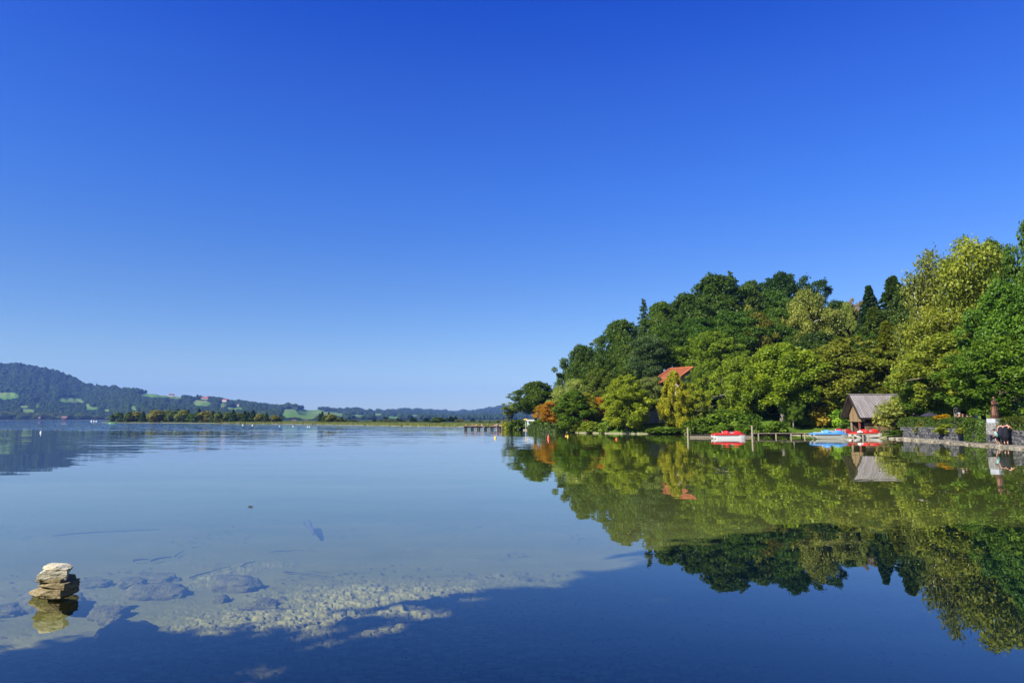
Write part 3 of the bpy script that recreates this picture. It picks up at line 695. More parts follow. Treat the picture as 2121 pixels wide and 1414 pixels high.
far_trees(11, (985, 1056), [(985, 868), (1000, 864), (1030, 863), (1056, 868)], [(985, 300), (1056, 290)], ['far_broad'], FC, lambda k, i: f'tree of the dark rounded wood behind the bathing pier, {ORD[i]} from its outer end', group='rounded wood behind the bathing pier')
far_trees(30, (-30, 232), [(-30, 848), (60, 849), (130, 850), (232, 853)], [(-30, 1660), (232, 1640)], ['far_broad'], dict(far_broad=[(.055, .085, .02), (.075, .105, .025), (.04, .065, .016)]), lambda k, i: 'tree of the dark tree line on the most distant shore', wk=(1.0, 1.5), group='tree line on the most distant shore')
# woods on the far hills: one mass nobody could count
def woods():
    rs = np.random.RandomState(3); n = 52000
    px = rs.uniform(-200, 1090, n); t = rs.rand(n)**0.85
    x, y, z, py = hill_xyz(px, t); hp = 11/y*F; keep = np.maximum(np.maximum(in_field(px, py), in_field(px, py-hp*0.45)), in_field(px, py-hp*0.85)) < 0.35
    keep &= rs.rand(n) < np.where(px > 640, 0.75, 0.95)
    clump = fbm(px, py*3, 0.05, 3); keep &= clump > 0.20
    x, y, z = x[keep], y[keep], z[keep]; m = len(x); k = y/2600
    hgt = rs.uniform(7, 13, m)*(0.55+0.45*k)*(0.5+1.0*fbm(px[keep], py[keep]*2, 0.13, 3)); wd = np.maximum(hgt, 8)*rs.uniform(.75, 1.25, m)
    con = rs.rand(m) < 0.22; hgt *= np.where(con, 1.12, 1.0); wd *= np.where(con, 0.62, 1.05)
    # narrower trees on the crest read as a bristly skyline
    NU = 6; a = np.arange(NU)/NU*2*np.pi; rings = [(0.0, 0.55), (0.35, 1.0), (0.72, 0.72)]
    V = []
    for (h_, r_) in rings:
        rr = np.where(con[:, None], r_*(1-0.45*h_), r_)*wd[:, None]*0.5*rs.uniform(.75, 1.25, (m, NU))
        an = a[None]+rs.rand(m, 1)
        V.append(np.stack([x[:, None]+np.cos(an)*rr, y[:, None]+np.sin(an)*rr, (z+hgt*h_)[:, None]*np.ones((1, NU)) + rs.uniform(-.06, .06, (m, NU))*hgt[:, None]], 2))
    top = np.stack([x+rs.uniform(-.1, .1, m)*wd, y, z+hgt], 1)[:, None]
    V = np.concatenate(V+[top], 1); nv = NU*3+1; Fs = []
    for r_ in (0, 1):
        for j in range(NU): j2 = (j+1) % NU; Fs += [(r_*NU+j, r_*NU+j2, (r_+1)*NU+j2), (r_*NU+j, (r_+1)*NU+j2, (r_+1)*NU+j)]
    for j in range(NU): Fs.append((2*NU+j, 2*NU+(j+1) % NU, 3*NU))
    Fs = np.array(Fs); Q = (np.arange(m)[:, None, None]*nv + Fs[None]).reshape(-1, 3)
    tint = np.repeat(np.clip(rs.normal(.5, .25, m), 0, 1), len(Fs))
    tt = NT('far_woods'); at = tt.n('ShaderNodeAttribute', dict(attribute_name='tint')).outputs['Fac']
    mat = tt.fin(tt.bsdf(tt.mix(at, (.010, .022, .008, 1), (.036, .058, .015, 1)), 0.9, 0.0))
    o = link('woods', npmesh('woods', V.reshape(-1, 3), Q, mat, {'tint': ('FACE', tint)})); tag(o, 'dark woods covering the blue far hills', 'woods', kind='stuff')
woods()
def reeds():
    rs = np.random.RandomState(8); pts = []
    pl = [Vector((*XY(a, b), 0)) for a, b in [(1046, 181), (1000, 179), (900, 189), (800, 211), (700, 244), (600, 282), (520, 305), (450, 334)]]
    for i in range(len(pl)-1):
        L = (pl[i+1]-pl[i]).length; m = int(L*70); t = rs.rand(m); dn = Vector((pl[i+1]-pl[i])).normalized(); nx, ny = dn.y, -dn.x
        if ny < 0: nx, ny = -nx, -ny
        off = rs.rand(m)*14
        pts.append(np.stack([pl[i].x+(pl[i+1].x-pl[i].x)*t + nx*off, pl[i].y+(pl[i+1].y-pl[i].y)*t + ny*off, np.zeros(m), off], 1))
    p = np.concatenate(pts); m = len(p); h = (0.55+0.5*rs.rand(m))*(0.75+0.5*fbm(p[:, 0], p[:, 1], 0.15, 3))*np.where(p[:, 3] < 1.0, 0.7, 1); w = 0.10
    an = rs.rand(m)*6.28; dx, dy = np.cos(an)*w, np.sin(an)*w; lx, ly = rs.normal(size=m)*.08, rs.normal(size=m)*.08
    V = np.stack([np.stack([p[:, 0]-dx, p[:, 1]-dy, p[:, 2]-.1], 1), np.stack([p[:, 0]+dx, p[:, 1]+dy, p[:, 2]-.1], 1), np.stack([p[:, 0]+lx, p[:, 1]+ly, p[:, 2]+h+.15], 1)], 1).reshape(-1, 3)
    me = npmesh('reeds', V, np.arange(3*m).reshape(-1, 3), LEAF, {'tint': ('FACE', np.clip(rs.normal(.5, .3, m), 0, 1))})
    o = link('reeds', me); o.color = (.17, .185, .05, 1); tag(o, 'olive belt of reeds along the low far shore', 'reeds', kind='stuff')
reeds()
# ------------------------------------------------------------------ bank: shrubs, clipped hedges, stone wall
def hedge(name, label, pl, w, hts, col, seed, zoff=0.0, cat='hedge', size=0.10, dens=260, group=None):
    "leafy wall along a line of (x, y, ground z): rounded top, ragged faces"
    rs = np.random.RandomState(seed); pts, nr_ = [], []
    root = thing(name, label, cat, pl[0], 0, group); o0 = Vector(pl[0])
    for i in range(len(pl)-1):
        a = Vector(pl[i]); b = Vector(pl[i+1]); L = (b-a).length; m = int(L*dens*(w*0.6+1.2)); t = rs.rand(m); d = (b-a).normalized(); nx, ny = d.y, -d.x
        h = hts[i]+(hts[i+1]-hts[i])*t; h = h*(1+0.16*(fbm(t*L+7*i+seed, t*0, 0.9, 2)-0.5)*2)
        s = rs.rand(m)*2-1; u = np.sign(s)*np.minimum(np.abs(s)*1.5, 1.0); side = np.abs(s)*1.5 > 1
        zz = np.where(side, rs.rand(m), 1.0); off = u*w/2*np.where(side, 1.0, 1.0); r_ = 0.12*rs.normal(size=m)*0.6
        rnd = np.where(zz > 0.8, 1-0.35*((zz-0.8)/0.2)*(np.abs(u) > .98), 1)
        bulge = 0.14*(fbm(t*L*1.0+3*seed, zz*2+seed, 1.4, 2)-0.5)*2
        ox = nx*(off*rnd+r_+bulge*np.sign(off)); oy = ny*(off*rnd+r_+bulge*np.sign(off)); z = h*zz*np.where(side, 1, 1-0.12*u*u) + r_ + bulge*0.6
        pts.append(np.stack([a.x-o0.x+(b.x-a.x)*t+ox, a.y-o0.y+(b.y-a.y)*t+oy, a.z-o0.z+(b.z-a.z)*t+zoff+z], 1))
        n_ = np.stack([nx*u*side, ny*u*side, 0.3+1.0*(~side)], 1) + rs.normal(size=(m, 3))*0.45; nr_.append(n_)
    for e, q, h in ((0, 1, hts[0]), (len(pl)-1, len(pl)-2, hts[-1])):        # leafy ends
        a = Vector(pl[e]); d = (a-Vector(pl[q])).normalized(); m = int(dens*(w*h)*1.3); u = rs.rand(m)*2-1; zz = rs.rand(m); r_ = 0.1*rs.normal(size=m); k_ = np.where(zz > .75, 1-.5*(zz-.75)/.25, 1)
        bl = 0.22*(1-u*u)
        pts.append(np.stack([a.x-o0.x+d.x*(r_+bl)+d.y*u*w/2*k_, a.y-o0.y+d.y*(r_+bl)-d.x*u*w/2*k_, a.z-o0.z+zoff+h*zz], 1)); nr_.append(np.stack([d.x+0*u, d.y+0*u, .3+0*u], 1)+rs.normal(size=(m, 3))*.45)
    V, Q = leaves(np.concatenate(pts), np.concatenate(nr_), size, rs, 1.6)
    tint = np.clip(0.5+0.22*rs.normal(size=len(Q)), 0, 1)
    f = link('foliage', npmesh('foliage', V, Q, LEAF, {'tint': ('FACE', tint)}), root); f.color = (*col, 1)
    mb = MB()
    for i in range(len(pl)-1):
        a = Vector(pl[i])-o0; b = Vector(pl[i+1])-o0; n = max(2, int((b-a).length/0.8))
        for k in range(n):
            p = a.lerp(b, (k+.5)/n); hh = (hts[i]+(hts[i+1]-hts[i])*(k+.5)/n)*0.8
            mb.tube([p+Vector((0, 0, -0.15+zoff)), p+Vector((rg.uniform(-.1, .1), rg.uniform(-.1, .1), zoff+hh))], [0.03, 0.012], 5)
    mb.build('stem', BARK, root); return root
def gp(px, D): x = Xat(px, D); return (x, D, gz(x, D))
hedge('hedge', 'clipped dark green hedge along the pale stony bank under the orange chestnut', [gp(1102, 117), gp(1128, 108.5), gp(1160, 105)], 1.6, [1.15, 1.3, 1.3], (.06, .10, .018), 3, size=0.14, dens=170)
hedge('hedge', 'yellow-green creeper hedge over the low wall under the white building', [gp(1478, 95), gp(1532, 94)], 1.2, [1.9, 1.7], (.10, .17, .018), 4, zoff=0.5, size=0.15, dens=150)
# shrubs hanging over the water's edge
rb = random.Random(21); k = 0
for (x0, x1, n, lo, hi, cols) in [(1160, 1262, 9, 16, 26, [(.10, .15, .02), (.13, .17, .022), (.08, .13, .018)]), (1334, 1425, 8, 9, 16, [(.06, .11, .015), (.09, .15, .018), (.05, .09, .014)]), (1425, 1562, 12, 14, 24, [(.07, .125, .015), (.10, .165, .018), (.055, .10, .014)])]:
    for i in range(n):
        px = x0 + (x1-x0)*(i+rb.uniform(.2, .8))/n; ysh = np.interp(px, [1145, 1200, 1260, 1330, 1420, 1475, 1560], [894, 896, 897, 898, 899, 899.5, 900]); D = 2.0*F/(ysh-868) + rb.uniform(0.8, 2.2)
        plant('bush', px, ysh-rb.uniform(lo, hi), rb.uniform(18, 30), D, cols[rb.randrange(3)], 'leafy shrub overhanging the stony water edge of the wooded shore', group='shrubs along the wooded water edge', base=ysh-1.0)
for (px, top, w, D, col, lab) in [(1068, 869, 28, 130, (.045, .085, .014), 'dark bush at the landward end of the pier'), (1051, 874, 22, 132, (.15, .18, .02), 'yellow-green bush on the end of the pier'), (1116, 868, 20, 122, (.06, .11, .02), 'round bush beside the white kiosk'),
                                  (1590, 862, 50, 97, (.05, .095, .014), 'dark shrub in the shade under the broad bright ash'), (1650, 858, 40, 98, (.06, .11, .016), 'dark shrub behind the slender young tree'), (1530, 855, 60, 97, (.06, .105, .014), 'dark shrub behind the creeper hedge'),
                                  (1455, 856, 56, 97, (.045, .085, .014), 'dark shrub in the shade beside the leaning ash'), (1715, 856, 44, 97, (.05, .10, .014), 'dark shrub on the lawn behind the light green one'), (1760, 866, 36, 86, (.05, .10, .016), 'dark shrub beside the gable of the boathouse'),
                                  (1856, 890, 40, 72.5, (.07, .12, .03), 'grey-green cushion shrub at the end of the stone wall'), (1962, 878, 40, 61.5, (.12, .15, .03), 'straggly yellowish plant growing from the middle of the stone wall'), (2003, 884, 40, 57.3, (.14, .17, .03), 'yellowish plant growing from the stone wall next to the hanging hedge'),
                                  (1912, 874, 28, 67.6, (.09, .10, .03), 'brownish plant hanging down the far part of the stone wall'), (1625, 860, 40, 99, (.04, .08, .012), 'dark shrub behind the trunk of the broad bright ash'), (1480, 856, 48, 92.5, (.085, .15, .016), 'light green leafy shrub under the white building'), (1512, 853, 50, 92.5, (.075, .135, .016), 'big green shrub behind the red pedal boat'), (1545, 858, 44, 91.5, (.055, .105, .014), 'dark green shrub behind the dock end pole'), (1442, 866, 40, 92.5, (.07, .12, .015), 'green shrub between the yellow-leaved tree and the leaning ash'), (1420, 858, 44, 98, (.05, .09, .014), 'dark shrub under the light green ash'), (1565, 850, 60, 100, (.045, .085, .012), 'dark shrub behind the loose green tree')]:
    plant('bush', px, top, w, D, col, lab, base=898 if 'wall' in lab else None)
plant('bush', 1952, 858, 22, 64, (.30, .20, .015), 'clump of yellow flowers above the hedge', base=870, cat='flowers')
hw = offset(WALL, -0.75)
def along(pxa, pxb, n, D_of):
    return [D_of(pxa+(pxb-pxa)*i/n) for i in range(n+1)]
def wall_pt(px, back):
    pl = offset(WALL, -back); k = [(F*p[0]/p[1]/math.cos(PITCH)+CX, p) for p in pl]
    for (a, p), (b, q) in zip(k, k[1:]):
        if px <= b or (b == k[-1][0]): t = (px-a)/(b-a); return (p[0]+(q[0]-p[0])*t, p[1]+(q[1]-p[1])*t, 1.14)
hedge('hedge', 'long clipped hedge on top of the stone wall between boathouse and statue', [wall_pt(q, 0.85) for q in (1868, 1905, 1950, 2000, 2022)], 1.2, [0.95, 1.0, 0.95, 0.95, 0.85], (.075, .125, .018), 6, size=0.085, dens=420)
hedge('hedge', 'bushy hedge hanging down over the stone wall beside the statue pedestal', [(p[0], p[1], 0.25) for p in (wall_pt(2010, -0.22), wall_pt(2032, -0.22))], 0.95, [1.75, 1.65], (.07, .125, .016), 7, size=0.085, dens=420)
hedge('flower_bed', 'planting of red-flowered bushes on the wall beside the statue', [wall_pt(q, 0.7) for q in (2088, 2115, 2150)], 1.4, [0.85, 0.95, 1.0], (.085, .12, .018), 8, cat='flower bed', size=0.085, dens=420)
def stone_wall():
    "dark rubble wall: courses of irregular stones pushed out of the face"
    V, Q = [], []; base = 0
    tops = np.concatenate([np.linspace(0.05, 1.20, 24), [1.22, 1.22]])
    pts = []
    for i in range(len(WALL)-1):
        a, b = WALL[i], WALL[i+1]; L = math.hypot(b[0]-a[0], b[1]-a[1]); n = int(L/0.045)
        for k in range(n): pts.append((a[0]+(b[0]-a[0])*k/n, a[1]+(b[1]-a[1])*k/n, (b[1]-a[1])/L, -(b[0]-a[0])/L))
    pts = np.array(pts); s = np.arange(len(pts))*0.045
    SS, ZZ = np.meshgrid(s, tops, indexing='ij'); out = np.ones_like(ZZ); out[:, -1] = -12
    e, r = voro(SS.ravel()*0.75 + 0.06*fbm(SS.ravel(), ZZ.ravel(), 5), ZZ.ravel()+0.05*fbm(ZZ.ravel(), SS.ravel(), 6), 0.27, 12)
    dsp = (0.16*np.minimum(e/0.4, 1)**0.5*(0.35+0.65*r) + 0.04*(fbm(SS.ravel(), ZZ.ravel(), 7, 3)-.5)).reshape(SS.shape)
    dsp[:, -2:] = 0.06; dsp[:, -1] = -0.6
    zz = ZZ + np.where(ZZ > 1.1, 0.07*(vnoise(SS, SS*0, 1.7)-0.5), 0)
    nx = pts[:, 2][:, None]; ny = pts[:, 3][:, None]
    X = pts[:, 0][:, None] + nx*dsp; Y = pts[:, 1][:, None] + ny*dsp
    V = np.stack([X, Y, zz], 2).reshape(-1, 3); nz = len(tops); n = len(pts)
    ii = (np.arange(n-1)[:, None]*nz + np.arange(nz-1)[None]).ravel(); Q = np.stack([ii, ii+1, ii+nz+1, ii+nz], 1)
    t = NT('rubble_stone'); p = t.pos(); nn = t.noise(p, 2.6, 5, 0.65).outputs[0]; a = t.n('ShaderNodeAttribute', dict(attribute_name='stone')).outputs['Fac']
    c = t.mix(a, (0.04, 0.043, 0.052, 1), (0.13, 0.128, 0.125, 1)); c = t.mix(t.ramp(nn, 0.55, 0.75, 0, 0.7), c, (0.22, 0.21, 0.18, 1)); c = t.mix(t.ramp(nn, 0.30, 0.40, 0.5, 0), c, (0.05, 0.06, 0.03, 1))
    m = t.fin(t.bsdf(c, 0.9, 0.1, t.bump(t.noise(p, 30, 4).outputs[0], 0.6, 0.02)))
    o = link('stone_wall', npmesh('stone_wall', V, Q[:, ::-1], m, {'stone': ('POINT', r)})); tag(o, 'long dark rubble stone wall along the water below the hedges', 'wall')
stone_wall()
def footing():
    "pale footing the wall stands on"
    a = offset(WALL, 0.02); b = offset(WALL, 0.86); mb = MB(); ring = []
    for i in range(len(a)-1):
        n = 16
        for k in range(n + (i == len(a)-2)):
            t = k/n; p = [a[i][j]+(a[i+1][j]-a[i][j])*t for j in (0, 1)]; q = [b[i][j]+(b[i+1][j]-b[i][j])*t for j in (0, 1)]; w = rg.uniform(-.05, .05); ux, uy = (q[0]-p[0]), (q[1]-p[1])
            ring.append([(p[0], p[1], -.5), (q[0]+ux*w, q[1]+uy*w, -.5), (q[0]+ux*w, q[1]+uy*w, .08+rg.uniform(-.07, .05)), (q[0]-ux*.15, q[1]-uy*.15, .16+rg.uniform(-.03, .02)), (p[0], p[1], .20)])
    mb.loft(ring); tag(mb.build('wall_footing', M('pale_footing', (.17, .155, .125), .9, .1, .5, 1.4, bump=.04)), 'pale stone ledge at the foot of the dark rubble wall', 'ledge')
footing()
def stone_mesh(seed, size, box=0.5, rough=0.10, n=14, facets=5, lumps=4.0):
    "an irregular stone: a cube grid pulled towards a ball, cut by a few planes, then roughened"
    rng = random.Random(seed); bm = bmesh.new(); bmesh.ops.create_cube(bm, size=2.0)
    bmesh.ops.subdivide_edges(bm, edges=bm.edges[:], cuts=n, use_grid_fill=True)
    cuts = [(Vector((rng.gauss(0, 1), rng.gauss(0, 1), rng.gauss(0, .7))).normalized(), rng.uniform(.72, .95)) for _ in range(facets)]; of = Vector((seed*3.1, seed*1.7, seed*0.9))
    for v in bm.verts:
        c = v.co; q = c.lerp(c.normalized()*1.15, 1-box)
        for nrm, d in cuts:
            e = q.dot(nrm)-d
            if e > 0: q = q - nrm*e*0.9
        k = noise.fractal(q*lumps*0.4+of, 1.0, 2.0, 4)*rough*1.6 + noise.noise(q*lumps*2+of)*rough*0.55
        q = q*(1+k); v.co = Vector((q.x*size[0]/2, q.y*size[1]/2, q.z*size[2]/2))
    me = bpy.data.meshes.new('stone'); bm.to_mesh(me); bm.free(); return me
def rock_mat(name, a, b, sc=9.0, bumpd=0.01):
    if name in _M: return _M[name]
    t = NT(name); p = t.obj(); n = t.noise(p, sc, 6, 0.65).outputs[0]; n2 = t.noise(p, sc*5, 4, 0.6).outputs[0]
    c = t.mix(t.ramp(n, 0.3, 0.7), c4(a), c4(b)); c = t.mix(t.ramp(n2, 0.55, 0.75, 0, 0.5), c, c4([k*0.5 for k in a]))
    if name == 'brown_tufa': c = t.mix(t.ramp(t.math('ADD', t.n('ShaderNodeSeparateXYZ', i0=t.pos()).outputs[2], t.math('MULTIPLY', n, 0.02)), 0.045, 0.03), c, (0.045, 0.038, 0.02, 1))     # wet foot
    _M[name] = t.fin(t.bsdf(c, 0.85, 0.15, t.bump(n2, 0.9, bumpd))); return _M[name]
ROCK_W = rock_mat('pale_limestone', (0.46, 0.42, 0.30), (0.66, 0.61, 0.46), 14, 0.006); ROCK_B = rock_mat('brown_tufa', (0.15, 0.12, 0.06), (0.36, 0.30, 0.18), 30, 0.014); ROCK_U = rock_mat('sunken_rock', (0.06, 0.062, 0.020), (0.15, 0.145, 0.05), 7, 0.03)
ROCK_S = rock_mat('shore_rock', (0.15, 0.13, 0.09), (0.36, 0.32, 0.24), 3, 0.03)
# the cairn: stones stacked one on another
cp = Wp(104, 1236, 0.0); cdist = cp.y; pm = cdist/F*1.035
def cairn_stone(x0, x1, y0, y1, deep, mat, label, seed, box, rough, tilt=0.0, dy=0.0, facets=5, rz=0.0):
    w = (x1-x0)*pm; c = P((x0+x1)/2, (y0+y1)/2, cdist+dy); h = (y1-y0)*pm
    me = stone_mesh(seed, (w*0.93, deep, h*0.90), box, rough*0.8, 24, facets); me.materials.append(mat); me.polygons.foreach_set('use_smooth', [False]*len(me.polygons))
    o = link('cairn_stone', me); o.location = (c.x, c.y, c.z); o.rotation_euler = (0, tilt, rz); return tag(o, label, 'stone', 'stones stacked in the cairn')
cairn_stone(62, 146, 1214, 1234, 0.34, ROCK_B, 'rough brown slab at the bottom of the stone cairn, touching the water', 11, 0.86, 0.055, 0.0, 0.0, 3)
cairn_stone(84, 151, 1201, 1218, 0.30, ROCK_B, 'long stone second from the bottom of the cairn, sticking out to one side', 12, 0.80, 0.05, 0.05, 0.0, 3)
cairn_stone(84, 142, 1192, 1207, 0.28, ROCK_B, 'flat rough stone in the middle of the cairn', 13, 0.84, 0.055, 0.05, 0.01, 3)
cairn_stone(87, 140, 1174, 1197, 0.24, ROCK_W, 'thick pale block in the upper part of the cairn', 14, 0.92, 0.035, 0.06, 0.0, 3, 0.35)
cairn_stone(98, 143, 1168.5, 1180, 0.20, ROCK_W, 'pale wedge-shaped stone on top of the cairn', 15, 0.62, 0.045, 0.10, 0.0, 5)
# larger rocks under the water near the cairn
def sunk(px, py, w, hgt, deep, label, seed, rz=0.0, up=0.3):
    q = Wp(px, py, -0.16); z = float(height(np.array([q.x]), np.array([q.y]), False)[0]); q = Wp(px, py, z+0.04)
    k = q.y/F; me = stone_mesh(seed, (w*k, deep, hgt*1.5), 0.32, 0.085, 18, 5, 5.0); me.materials.append(ROCK_U); me.polygons.foreach_set('use_smooth', [True]*len(me.polygons))
    o = link('submerged_rock', me); o.location = (q.x, q.y, min(z + hgt*up*0.4, -0.03-hgt*0.75)); o.rotation_euler = (0.05, 0.05, rz); tag(o, label, 'rock', 'rocks on the lake bed near the cairn')
for a in [(112, 1252, 125, 0.24, 0.55, 'submerged flat rock the cairn stands on', 31), (330, 1228, 112, 0.16, 0.42, 'long submerged rock right of the cairn, the most sharply shaded', 32, .15), (484, 1213, 98, 0.17, 0.45, 'humped pale submerged rock farthest along the row from the cairn', 33, -.1), (312, 1196, 100, 0.10, 0.35, 'low submerged slab behind the long submerged rock', 34, .1),
          (272, 1208, 50, 0.12, 0.3, 'small submerged rock between the cairn and the low slab', 35), (197, 1206, 56, 0.08, 0.3, 'thin submerged slab next to the cairn', 36, .1), (225, 1272, 70, 0.12, 0.4, 'submerged rock at the edge of the shade below the cairn', 37, .2), (262, 1322, 110, 0.18, 0.5, 'big submerged rock lying in the tree shade', 38, .2),
          (232, 1282, 36, 0.09, 0.25, 'small pale submerged rock at the edge of the shade', 39), (548, 1250, 46, 0.10, 0.25, 'small submerged rock among the pebbles', 40), (455, 1238, 32, 0.08, 0.22, 'small dark submerged stone beside the humped rock', 41), (20, 1262, 70, 0.12, 0.4, 'submerged rock cut by the picture edge beside the cairn', 42)]: sunk(*a)
# sunken branches and twigs
WOODW = M('sunken_wood', (0.055, 0.05, 0.04), 0.9, 0.1, 0.3, 6)
def twig(px0, py0, px1, py1, r, label, name='sunken_branch', bend=0.1, seed=0):
    a = Wp(px0, py0, -0.2); b = Wp(px1, py1, -0.2); rng = random.Random(seed)
    za, zb = [float(height(np.array([q.x]), np.array([q.y]), False)[0])+r+0.01 for q in (a, b)]; a = Wp(px0, py0, za); b = Wp(px1, py1, zb); d = b-a; pts = []
    for i in range(6):
        t = i/5; o = (math.sin(math.pi*t)*bend*0.4 + rng.uniform(-.05, .05))*d.length; pts.append(a + d*t + Vector((-d.y, d.x, 0)).normalized()*o*0.5 + Vector((0, 0, 0.01*math.sin(math.pi*t))))
    mb = MB(); mb.tube(pts, [r*0.62*(1-0.7*i/5) for i in range(6)], 7)
    tag(mb.build(name, WOODW, None, True), label, 'branch')
for i, a in enumerate([(632, 1082, 650, 1106, 0.12, 'thick dark sunken log out in the shallows'), (110, 1108, 330, 1096, 0.03, 'long thin sunken branch beyond the cairn'), (395, 1196, 480, 1172, 0.018, 'thin sunken twig behind the humped rock'), (275, 1160, 308, 1158, 0.035, 'short dark sunken branch, closer to the cairn of two in line'), (312, 1160, 355, 1153, 0.035, 'short dark sunken branch, farther from the cairn of two in line'),
                       (500, 1172, 530, 1162, 0.02, 'small sunken twig near the pebbles'), (585, 1184, 690, 1195, 0.016, 'bent sunken twig among the pebbles'), (500, 1261, 680, 1263, 0.012, 'straight thin twig lying across the pebbles'), (560, 1142, 660, 1140, 0.014, 'thin sunken stick beyond the pebbles'), (362, 1152, 378, 1142, 0.02, 'curled sunken twig beyond the two short branches')]): twig(*a[:6], seed=i)
mb = MB(); q = Wp(519, 1049, 0.005); mb.add([(q.x+0.05*math.cos(a*.785)*(1+.4*(a % 2)), q.y+0.08*math.sin(a*.785), 0.006+0.02*(a % 2)) for a in range(8)] + [(q.x, q.y, 0.004)], [(a, (a+1) % 8, 8) for a in range(8)]); tag(mb.build('floating_leaf', WOODW), 'tiny dark leaf floating alone on the open water', 'leaf')
# pale rocks along the waterline
def shore_rubble():
    rs = random.Random(4); proto = [stone_mesh(200+i, (1, 1, 0.7), 0.4, 0.08, 3, 4) for i in range(4)]; V, Q = [], []; base = 0
    segs = [(i, LAKE[i], LAKE[i+1]) for i in range(2, 26)]
    for i, a, b in segs:
        L = math.hypot(b[0]-a[0], b[1]-a[1])
        if not (30 < max(a[1], b[1]) < 140 and 30 < min(a[1], b[1])): continue
        px = F*a[0]/a[1]+CX; dens = 2.6 if px > 1700 else 1.3 if px > 1560 else 2.2
        for k in range(int(L*dens)):
            t = rs.random(); x = a[0]+(b[0]-a[0])*t + rs.uniform(-.35, .35); y = a[1]+(b[1]-a[1])*t + rs.uniform(-.3, .5); s = rs.choice([.10, .12, .15, .18, .24, .32, .5])*(1 if y < 100 else 1.3)
            me = proto[rs.randrange(4)]; m = Matrix.Translation((x, y, s*0.05)) @ Matrix.Rotation(rs.uniform(0, 6.28), 4, 'Z') @ Matrix.Diagonal((s*rs.uniform(.9, 1.7), s, s*rs.uniform(.7, 1.1), 1))
            V += [tuple(m @ v.co) for v in me.vertices]; Q += [tuple(v+base for v in p.vertices) for p in me.polygons]; base += len(me.vertices)
    me = bpy.data.meshes.new('rubble'); me.from_pydata(V, [], Q); me.materials.append(ROCK_S); tag(link('rubble', me), 'pale stones strewn along the waterline', 'stones', kind='stuff')
shore_rubble()
# ------------------------------------------------------------------ buildings
PLANK = None
def plank_mat(name, a, b, w=0.14, axis='x'):
    "weathered vertical boards"
    if name in _M: return _M[name]
    t = NT(name); p = t.obj(); sp_ = t.n('ShaderNodeSeparateXYZ', i0=p); u = t.math('ADD', sp_.outputs[0], sp_.outputs[1])
    k = t.math('DIVIDE', u, w); f = t.math('FRACT', k); idx = t.math('FLOOR', k)
    wn_ = t.n('ShaderNodeTexWhiteNoise', dict(noise_dimensions='1D')); t.set(wn_, 'W', idx)
    st = t.noise(t.n('ShaderNodeMapping', Vector=p, Scale=(9, 9, 0.7)).outputs[0], 1.0, 4, 0.6).outputs[0]
    c = t.mix(t.ramp(t.math('ADD', wn_.outputs[0], t.math('MULTIPLY', st, 0.8)), 0.2, 1.5), c4(a), c4(b))
    gap = t.math('LESS_THAN', f, 0.06); c = t.mix(gap, c, (0.012, 0.01, 0.008, 1))
    _M[name] = t.fin(t.bsdf(c, 0.85, 0.15)); return _M[name]
def corr_mat(name, a, b, w=0.18):
    "corrugated sheet: colour weathering, troughs coloured darker, ridges as bump"
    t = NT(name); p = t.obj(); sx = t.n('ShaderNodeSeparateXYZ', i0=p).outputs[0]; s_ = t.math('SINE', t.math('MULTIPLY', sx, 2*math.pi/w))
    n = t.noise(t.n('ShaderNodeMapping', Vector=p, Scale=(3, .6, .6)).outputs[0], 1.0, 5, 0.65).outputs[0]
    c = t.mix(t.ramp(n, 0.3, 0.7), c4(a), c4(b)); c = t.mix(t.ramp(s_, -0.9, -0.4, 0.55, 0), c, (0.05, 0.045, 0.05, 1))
    return t.fin(t.bsdf(c, 0.7, 0.3, t.bump(s_, 1.0, 0.03)))
M_DARKWOOD = M('dark_wood', (0.035, 0.026, 0.02), 0.85, 0.1, 0.3, 8); M_BROWN = plank_mat('brown_boards', (0.09, 0.058, 0.032), (0.20, 0.14, 0.085)); M_GREYW = M('grey_wood', (0.30, 0.25, 0.18), 0.85, 0.15, 0.35, 4, stretch=(1, 6, 6)); M_BLACKW = M('wet_wood', (0.05, 0.042, 0.035), 0.8, 0.2, 0.4, 5)
M_WHITE = M('white_paint', (0.78, 0.77, 0.74), 0.6, 0.3, 0.06, 2); M_GLASS = M('dark_glass', (0.02, 0.025, 0.03), 0.1, 0.5, 0.1, 2); M_CONC = M('grey_concrete', (0.34, 0.31, 0.28), 0.9, 0.1, 0.25, 1.5, bump=0.01); M_TILE = None
def tile_mat():
    t = NT('red_tiles'); p = t.obj(); n = t.noise(p, 1.3, 5, 0.65).outputs[0]; z = t.n('ShaderNodeSeparateXYZ', i0=p); r = t.math('FRACT', t.math('MULTIPLY', z.outputs[2], 5.5))
    c = t.mix(n, (0.16, 0.045, 0.018, 1), (0.28, 0.085, 0.036, 1)); c = t.mix(t.ramp(r, 0.85, 1.0, 0, 0.5), c, (0.2, 0.05, 0.02, 1)); return t.fin(t.bsdf(c, 0.8, 0.2))
M_TILE = tile_mat(); M_TILEEDGE = M('tile_edge', (0.40, 0.125, 0.05), 0.8, 0.2, 0.15, 3)
